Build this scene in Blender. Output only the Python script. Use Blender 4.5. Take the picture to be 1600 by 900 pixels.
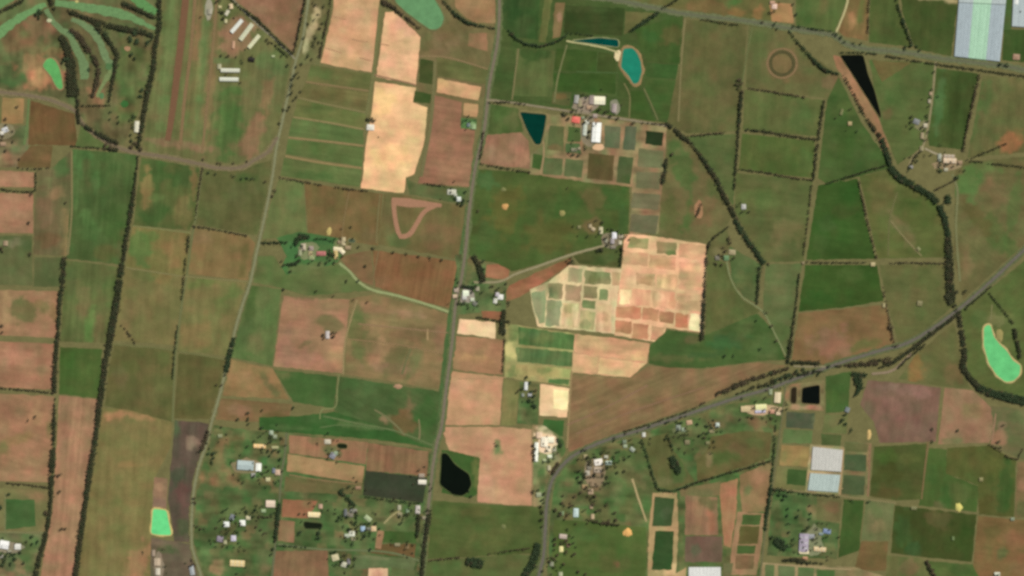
import bpy, bmesh, math, random
import numpy as np
from mathutils import Vector
from mathutils.geometry import delaunay_2d_cdt

# ------------------------------------------------------------------ camera, sky, sun, exposure
M = 10.0 / 3.0                     # metres on the ground for one pixel of the 1600 x 900 photograph
W0, H0 = 1600, 900
def P(x, y, z=0.0):
    return Vector(((x - W0 / 2) * M, (H0 / 2 - y) * M, z))
sc = bpy.context.scene
for o in list(bpy.data.objects):
    bpy.data.objects.remove(o)
COL = sc.collection
ALT = 18000.0
cam_d = bpy.data.cameras.new('camera')
cam = bpy.data.objects.new('camera', cam_d)
COL.objects.link(cam)
cam.location = (0, 0, ALT)
cam.rotation_euler = (0, 0, 0)
cam_d.sensor_width = 36.0
cam_d.lens = 36.0 * ALT / (W0 * M)
cam_d.clip_start = 100.0
cam_d.clip_end = 80000.0
sc.camera = cam
sc.render.resolution_x, sc.render.resolution_y = 1024, 576

SUN_EL, SUN_AZ = 50.0, 50.0        # morning sun in the north-east (north is up)
world = bpy.data.worlds.new('World')
sc.world = world
world.use_nodes = True
wn = world.node_tree
sky = wn.nodes.new('ShaderNodeTexSky')
sky.sky_type = 'NISHITA'
sky.sun_disc = False
sky.sun_elevation = math.radians(SUN_EL)
sky.sun_rotation = math.radians(SUN_AZ)
sky.altitude = 100
wn.links.new(sky.outputs[0], wn.nodes['Background'].inputs[0])
wn.nodes['Background'].inputs[1].default_value = 0.06
sun_d = bpy.data.lights.new('sun', 'SUN')
sun_d.energy = 4.0
sun_d.angle = math.radians(0.53)
sun_d.color = (1.0, 0.955, 0.89)
sun = bpy.data.objects.new('sun', sun_d)
COL.objects.link(sun)
_e, _a = math.radians(SUN_EL), math.radians(SUN_AZ)
sdir = Vector((math.sin(_a) * math.cos(_e), math.cos(_a) * math.cos(_e), math.sin(_e)))
sun.rotation_euler = sdir.to_track_quat('Z', 'Y').to_euler()
sun.location = sdir * 6000
vs = sc.view_settings
vs.view_transform = 'Standard'
vs.look = 'None'
vs.exposure = 0.0
vs.gamma = 1.0
vs.use_curve_mapping = False
sc.cycles.filter_width = 3.0
sc.cycles.use_denoising = False
sc.cycles.max_bounces = 4

# ------------------------------------------------------------------ colour and mesh helpers
random.seed(7)
rng = np.random.default_rng(7)
KALB = (0.92, 0.92, 0.83)         # photograph colour -> base colour under this light
SAT = 0.93
def lin(c):
    out = []
    c = list(c)
    if c[1] - c[0] > 22 and c[1] < 135 and c[2] < c[1] * .72:        # pasture: a little straw in every green
        k = (c[1] - c[0] - 22) * .35
        c[0] += k; c[1] -= k * .5
    elif max(c) < 138 and abs(c[0] - c[1]) < 19 and c[2] < min(c[0], c[1]) * .8:   # grazed pasture leans green
        c[0] -= 4; c[1] += 3
    elif c[0] > 135 and c[0] - c[1] > 28 and c[1] > 95 and c[0] < 246:   # dry soil: ochre rather than pink
        c[1] -= 1; c[2] += 3
    g_ = 0.3 * c[0] + 0.59 * c[1] + 0.11 * c[2]
    c = [g_ + (v - g_) * SAT for v in c]
    for v, k in zip(c, KALB):
        v = v / 255.0
        v = v / 12.92 if v <= 0.04045 else ((v + 0.055) / 1.055) ** 2.4
        out.append(min(v * k, 0.9))
    return out

def mesh_np(name, V, F, mat=None, smooth=False):
    me = bpy.data.meshes.new(name)
    me.from_pydata([tuple(v) for v in V], [], [tuple(f) for f in F])
    if mat:
        me.materials.append(mat)
    if smooth:
        me.polygons.foreach_set('use_smooth', [True] * len(me.polygons))
    me.update()
    return me

def link(name, me, parent=None, loc=None, rz=0.0):
    o = bpy.data.objects.new(name, me)
    COL.objects.link(o)
    if parent is not None:
        o.parent = parent
    if loc is not None:
        o.location = loc
    if rz:
        o.rotation_euler[2] = rz
    return o

def tag(o, label, cat=None, group=None, kind=None):
    o['label'] = label
    if cat:
        o['category'] = cat
    if group:
        o['group'] = group
    if kind:
        o['kind'] = kind
    return o

# ------------------------------------------------------------------ materials
def nt(name, rough=0.9, spec=0.2):
    m = bpy.data.materials.new(name)
    m.use_nodes = True
    b = m.node_tree.nodes['Principled BSDF']
    b.inputs['Roughness'].default_value = rough
    b.inputs['Specular IOR Level'].default_value = spec
    return m, m.node_tree.nodes, m.node_tree.links, b

def nmath(N, L, op, a, b=None):
    n = N.new('ShaderNodeMath'); n.operation = op
    for i, v in enumerate((a, b)):
        if v is None: continue
        if isinstance(v, (int, float)): n.inputs[i].default_value = v
        else: L.new(v, n.inputs[i])
    return n.outputs[0]

def nnoise(N, L, vec, scale, detail=4.0, rough=0.6):
    n = N.new('ShaderNodeTexNoise')
    n.inputs['Scale'].default_value = scale
    n.inputs['Detail'].default_value = detail
    n.inputs['Roughness'].default_value = rough
    L.new(vec, n.inputs['Vector'])
    return n.outputs['Fac']

def nrange(N, L, v, a, b, lo=0.3, hi=0.7):
    n = N.new('ShaderNodeMapRange')
    n.inputs[1].default_value = lo; n.inputs[2].default_value = hi
    n.inputs[3].default_value = a; n.inputs[4].default_value = b
    L.new(v, n.inputs[0])
    return n.outputs[0]

def mul_colour(N, L, col, fac):
    n = N.new('ShaderNodeVectorMath'); n.operation = 'SCALE'
    L.new(col, n.inputs[0])
    L.new(fac, n.inputs['Scale'])
    return n.outputs[0]

def land_material():
    """Crop, pasture and bare soil: the mesh carries the plant/soil colour, the nodes add mottling, drill rows and grain."""
    m, N, L, b = nt('farmland', 1.0, 0.05)
    at = N.new('ShaderNodeAttribute'); at.attribute_name = 'tint'
    uv = N.new('ShaderNodeUVMap'); uv.uv_map = 'rows'
    geo = N.new('ShaderNodeNewGeometry')
    pos = geo.outputs['Position']
    big = nrange(N, L, nnoise(N, L, pos, 1 / 190.0, 4), 0.86, 1.14)
    mid = nrange(N, L, nnoise(N, L, pos, 1 / 42.0, 4, 0.7), 0.91, 1.09)
    grain = nrange(N, L, nnoise(N, L, pos, 1 / 9.0, 2, 0.7), 0.93, 1.07)
    sx = N.new('ShaderNodeVectorMath'); sx.operation = 'MULTIPLY'
    sx.inputs[1].default_value = (1 / 380.0, 1 / 24.0, 1.0)
    L.new(uv.outputs[0], sx.inputs[0])
    rows = nrange(N, L, nnoise(N, L, sx.outputs[0], 1.0, 3, 0.6), -1.0, 1.0)
    rows = nmath(N, L, 'ADD', nmath(N, L, 'MULTIPLY', rows, at.outputs['Alpha']), 1.0)
    f = nmath(N, L, 'MULTIPLY', nmath(N, L, 'MULTIPLY', big, mid), nmath(N, L, 'MULTIPLY', grain, rows))
    # dry / lush drift: shifts between straw and green without changing brightness much
    hue = nrange(N, L, nnoise(N, L, pos, 1 / 95.0, 5, 0.65), 0.0, 1.0, 0.25, 0.75)
    mx = N.new('ShaderNodeMix'); mx.data_type = 'RGBA'
    mx.inputs['A'].default_value = (0.91, 1.05, 0.94, 1)
    mx.inputs['B'].default_value = (1.06, 0.97, 1.03, 1)
    L.new(hue, mx.inputs['Factor'])
    vm = N.new('ShaderNodeVectorMath'); vm.operation = 'MULTIPLY'
    L.new(at.outputs['Color'], vm.inputs[0]); L.new(mx.outputs['Result'], vm.inputs[1])
    L.new(mul_colour(N, L, vm.outputs[0], f), b.inputs['Base Color'])
    return m
LAND = land_material()

_flat = {}
def flat_mat(kind, c, rough=0.8, var=0.12, scale=1 / 12.0, spec=0.2, metal=0.0):
    key = (kind, tuple(c))
    if key in _flat:
        return _flat[key]
    m, N, L, b = nt(kind, rough, spec)
    geo = N.new('ShaderNodeNewGeometry')
    rgb = N.new('ShaderNodeRGB'); rgb.outputs[0].default_value = (*lin(c), 1)
    f = nrange(N, L, nnoise(N, L, geo.outputs['Position'], scale, 5, 0.65), 1 - var, 1 + var)
    L.new(mul_colour(N, L, rgb.outputs[0], f), b.inputs['Base Color'])
    b.inputs['Metallic'].default_value = metal
    _flat[key] = m
    return m

def water_material(c):
    key = ('water', tuple(c))
    if key in _flat:
        return _flat[key]
    m, N, L, b = nt('dam_water', 0.12, 0.12)
    geo = N.new('ShaderNodeNewGeometry')
    rgb = N.new('ShaderNodeRGB'); rgb.outputs[0].default_value = (*lin(c), 1)
    f = nrange(N, L, nnoise(N, L, geo.outputs['Position'], 1 / 45.0, 5, 0.7), 0.82, 1.13)
    L.new(mul_colour(N, L, rgb.outputs[0], f), b.inputs['Base Color'])
    bp = N.new('ShaderNodeBump'); bp.inputs['Strength'].default_value = 0.15
    L.new(nnoise(N, L, geo.outputs['Position'], 0.5, 3), bp.inputs['Height'])
    L.new(bp.outputs[0], b.inputs['Normal'])
    _flat[key] = m
    return m

def leaf_material(name, c):
    m, N, L, b = nt(name, 0.75, 0.2)
    geo = N.new('ShaderNodeNewGeometry')
    rgb = N.new('ShaderNodeRGB'); rgb.outputs[0].default_value = (*c, 1)
    f = nrange(N, L, nnoise(N, L, geo.outputs['Position'], 1 / 6.0, 3, 0.7), 0.7, 1.35)
    L.new(mul_colour(N, L, rgb.outputs[0], f), b.inputs['Base Color'])
    return m
LEAF = [leaf_material('gum_leaf', (0.046, 0.049, 0.020)), leaf_material('oak_leaf', (0.034, 0.056, 0.021)),
        leaf_material('dry_leaf', (0.078, 0.060, 0.030)), leaf_material('garden_leaf', (0.045, 0.095, 0.034))]
BARK = flat_mat('bark', (95, 80, 62), 0.95, 0.25, 1.0)

# ------------------------------------------------------------------ sheets of land
def densify(poly, step, amp, closed=True):
    out = []
    n = len(poly)
    for i in range(n if closed else n - 1):
        a, b = np.array(poly[i], float), np.array(poly[(i + 1) % n], float)
        d = np.linalg.norm(b - a)
        k = max(1, int(d / step))
        nrm = np.array((-(b - a)[1], (b - a)[0])) / max(d, 1e-6)
        for j in range(k):
            t = j / k
            p = a + (b - a) * t
            if 0 < j and amp:
                p = p + nrm * rng.normal(0, amp)
            out.append(p)
    if not closed:
        out.append(np.array(poly[-1], float))
    return np.array(out)

def inside(pts, poly):
    x, y = pts[:, 0], pts[:, 1]
    res = np.zeros(len(pts), bool)
    n = len(poly)
    j = n - 1
    for i in range(n):
        xi, yi = poly[i]; xj, yj = poly[j]
        if yi != yj:
            res ^= ((yi > y) != (yj > y)) & (x < (xj - xi) * (y - yi) / (yj - yi) + xi)
        j = i
    return res

GX0, GY0, GS = -120, -120, 3
_lev = np.zeros(((H0 + 240) // GS, (W0 + 240) // GS), int)
_gx, _gy = np.meshgrid(GX0 + (np.arange(_lev.shape[1]) + .5) * GS, GY0 + (np.arange(_lev.shape[0]) + .5) * GS)
def level_of(poly):
    a = np.array(poly)
    i0, i1 = max(0, int((a[:, 1].min() - GY0) / GS) - 1), int((a[:, 1].max() - GY0) / GS) + 2
    j0, j1 = max(0, int((a[:, 0].min() - GX0) / GS) - 1), int((a[:, 0].max() - GX0) / GS) + 2
    sub = _lev[i0:i1, j0:j1]
    pts = np.stack([_gx[i0:i1, j0:j1].ravel(), _gy[i0:i1, j0:j1].ravel()], 1)
    m = inside(pts, a).reshape(sub.shape)
    lv = (sub[m].max() if m.any() else 0) + 1
    sub[m] = lv
    return int(lv)
LSTEP = 0.1
_nsheet = [0]

def vnoise(pts, cell, seed):
    """smooth value noise in 0..1"""
    x, y = pts[:, 0] / cell + seed * 1.37, pts[:, 1] / cell + seed * 2.11
    ix, iy = np.floor(x), np.floor(y)
    fx, fy = x - ix, y - iy
    fx, fy = fx * fx * (3 - 2 * fx), fy * fy * (3 - 2 * fy)
    h = lambda a, b: np.abs(np.sin(a * 12.9898 + b * 78.233) * 43758.5453) % 1.0
    return (h(ix, iy) * (1 - fx) + h(ix + 1, iy) * fx) * (1 - fy) + (h(ix, iy + 1) * (1 - fx) + h(ix + 1, iy + 1) * fx) * fy

def sheet(name, poly, col, ang=8.0, streak=0.06, patches=(), z=None, amp=0.45, mat=None, mottle=0.05, plots=0.0):
    a = np.array(poly, float)
    area = 0.5 * abs(np.dot(a[:, 0], np.roll(a[:, 1], 1)) - np.dot(a[:, 1], np.roll(a[:, 0], 1)))
    sp = min(4.5, max(2.0, math.sqrt(area) / 12))
    if mottle > .1: sp = min(sp, 3.0)
    if z is None:
        _nsheet[0] += 1
        z = level_of(poly) * LSTEP + (_nsheet[0] % 12) * 0.007
    bd = densify(poly, 6.0, amp)
    xs = np.arange(a[:, 0].min(), a[:, 0].max(), sp)
    ys = np.arange(a[:, 1].min(), a[:, 1].max(), sp)
    gx, gy = np.meshgrid(xs, ys)
    g = np.stack([gx.ravel(), gy.ravel()], 1)
    g = g + rng.uniform(-.25, .25, g.shape) * sp
    g = g[inside(g, bd)] if len(g) else g
    if len(g):
        dmin = np.full(len(g), 1e9)
        for i in range(len(bd)):
            p, q = bd[i], bd[(i + 1) % len(bd)]
            d = q - p
            t = np.clip(((g - p) @ d) / max(d @ d, 1e-9), 0, 1)
            dmin = np.minimum(dmin, np.linalg.norm(g - (p + t[:, None] * d), axis=1))
        g = g[dmin > sp * 0.35]
    pts = np.vstack([bd, g]) if len(g) else bd
    nb = len(bd)
    res = delaunay_2d_cdt([Vector(p) for p in pts], [], [list(range(nb))], 1, 1e-4)
    V2 = np.array([tuple(v) for v in res[0]])
    me = bpy.data.meshes.new(name)
    V3 = np.empty((len(V2), 3)); V3[:, 0] = (V2[:, 0] - W0 / 2) * M; V3[:, 1] = (H0 / 2 - V2[:, 1]) * M; V3[:, 2] = z
    faces = []
    for f in res[2]:
        p0, p1, p2 = V3[f[0]], V3[f[1]], V3[f[2]]
        cr = (p1[0] - p0[0]) * (p2[1] - p0[1]) - (p1[1] - p0[1]) * (p2[0] - p0[0])
        faces.append(tuple(f) if cr > 0 else tuple(reversed(f)))
    me.from_pydata(V3.tolist(), [], faces)
    c = np.tile(np.array(lin(col) + [streak]), (len(V2), 1))
    off_id = float(len(bpy.data.meshes) * 3.7)
    for (cx, cy, rx, ry, rot, pr, pg, pb, s) in patches:
        th = math.radians(rot)
        dx, dy = V2[:, 0] - cx, V2[:, 1] - cy
        u = (dx * math.cos(th) + dy * math.sin(th)) / rx
        v = (-dx * math.sin(th) + dy * math.cos(th)) / ry
        wob = (vnoise(V2, 11, cx) - .5) * .9 + (vnoise(V2, 5, cy) - .5) * .5
        r = np.sqrt(u * u + v * v) + wob
        w = np.clip((1.2 - r) / 0.42, 0, 1); w = (w * w * (3 - 2 * w) * s)[:, None]
        c[:, :3] = c[:, :3] * (1 - w) + np.array(lin((pr, pg, pb))) * w
    if plots:
        th = math.radians(8)
        u = V2[:, 0] * math.cos(th) + V2[:, 1] * math.sin(th); v = -V2[:, 0] * math.sin(th) + V2[:, 1] * math.cos(th)
        iv = np.floor(v / 11); iu = np.floor(u / 15 + (iv % 3) * .37)
        hsh = np.abs(np.sin(iu * 127.1 + iv * 311.7) * 43758.5453) % 1.0
        pal = np.array([lin(q) for q in ((72, 104, 58), (112, 102, 68), (138, 110, 78), (96, 106, 66), (86, 88, 54), (120, 112, 76), (66, 98, 52), (104, 92, 62))])
        pw = plots * (0.35 + 0.65 * vnoise(V2, 24, 5.5))[:, None]
        c[:, :3] = c[:, :3] * (1 - pw) + pal[(hsh * 8).astype(int) % 8] * pw
    mo = 1 + mottle * 2.2 * (vnoise(V2, 17, off_id) - .5) + mottle * 1.0 * (vnoise(V2, 6, off_id + 9) - .5) + mottle * 1.6 * (vnoise(V2 * np.array((1.0, .18)) if abs(ang) > 45 else V2 * np.array((.18, 1.0)), 5, off_id + 4) - .5)
    c[:, :3] *= mo[:, None]
    hs = mottle * 1.6 * (vnoise(V2, 13, off_id + 3) - .5)
    c[:, 0] *= 1 + hs; c[:, 1] *= 1 - hs * .6
    at = me.color_attributes.new('tint', 'FLOAT_COLOR', 'POINT')
    at.data.foreach_set('color', c.ravel())
    uvl = me.uv_layers.new(name='rows')
    vi = np.empty(len(me.loops), int); me.loops.foreach_get('vertex_index', vi)
    th = math.radians(-ang)
    X, Y = V3[vi, 0], V3[vi, 1]
    off = rng.uniform(0, 5000, 2)
    uvv = np.stack([X * math.cos(th) + Y * math.sin(th) + off[0], -X * math.sin(th) + Y * math.cos(th) + off[1]], 1)
    uvl.data.foreach_set('uv', uvv.ravel())
    me.materials.append(mat or LAND)
    me.update()
    return link(name, me)

def ribbon_mesh(name, pts, w, z, mat, step=5.0, jit=0.12, thick=0.0):
    """A strip of land along a smoothed line; pts and w in photograph pixels, w a number or one per point."""
    p = np.array(pts, float)
    ws = np.full(len(p), w, float) if np.isscalar(w) else np.array(w, float)
    # Catmull-Rom
    out, wo = [], []
    for i in range(len(p) - 1):
        p0, p1, p2, p3 = p[max(i - 1, 0)], p[i], p[i + 1], p[min(i + 2, len(p) - 1)]
        k = max(1, int(np.linalg.norm(p2 - p1) / step))
        for j in range(k):
            t = j / k
            out.append(0.5 * ((2 * p1) + (p2 - p0) * t + (2 * p0 - 5 * p1 + 4 * p2 - p3) * t * t + (3 * p1 - p0 - 3 * p2 + p3) * t ** 3))
            wo.append(ws[i] * (1 - t) + ws[i + 1] * t)
    out.append(p[-1]); wo.append(ws[-1])
    out, wo = np.array(out), np.array(wo)
    d = np.gradient(out, axis=0); d /= np.maximum(np.linalg.norm(d, axis=1, keepdims=True), 1e-6)
    n = np.stack([-d[:, 1], d[:, 0]], 1)
    V, F = [], []
    for i in range(len(out)):
        a = out[i] + n[i] * (wo[i] / 2 + rng.normal(0, jit))
        b = out[i] - n[i] * (wo[i] / 2 + rng.normal(0, jit))
        V += [P(a[0], a[1], z), P(b[0], b[1], z)]
    for i in range(len(out) - 1):
        f = (2 * i, 2 * i + 1, 2 * i + 3, 2 * i + 2)
        e1, e2 = V[f[1]] - V[f[0]], V[f[2]] - V[f[0]]
        F.append(f if e1.cross(e2).z > 0 else f[::-1])
    return mesh_np(name, V, F, mat)

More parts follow.
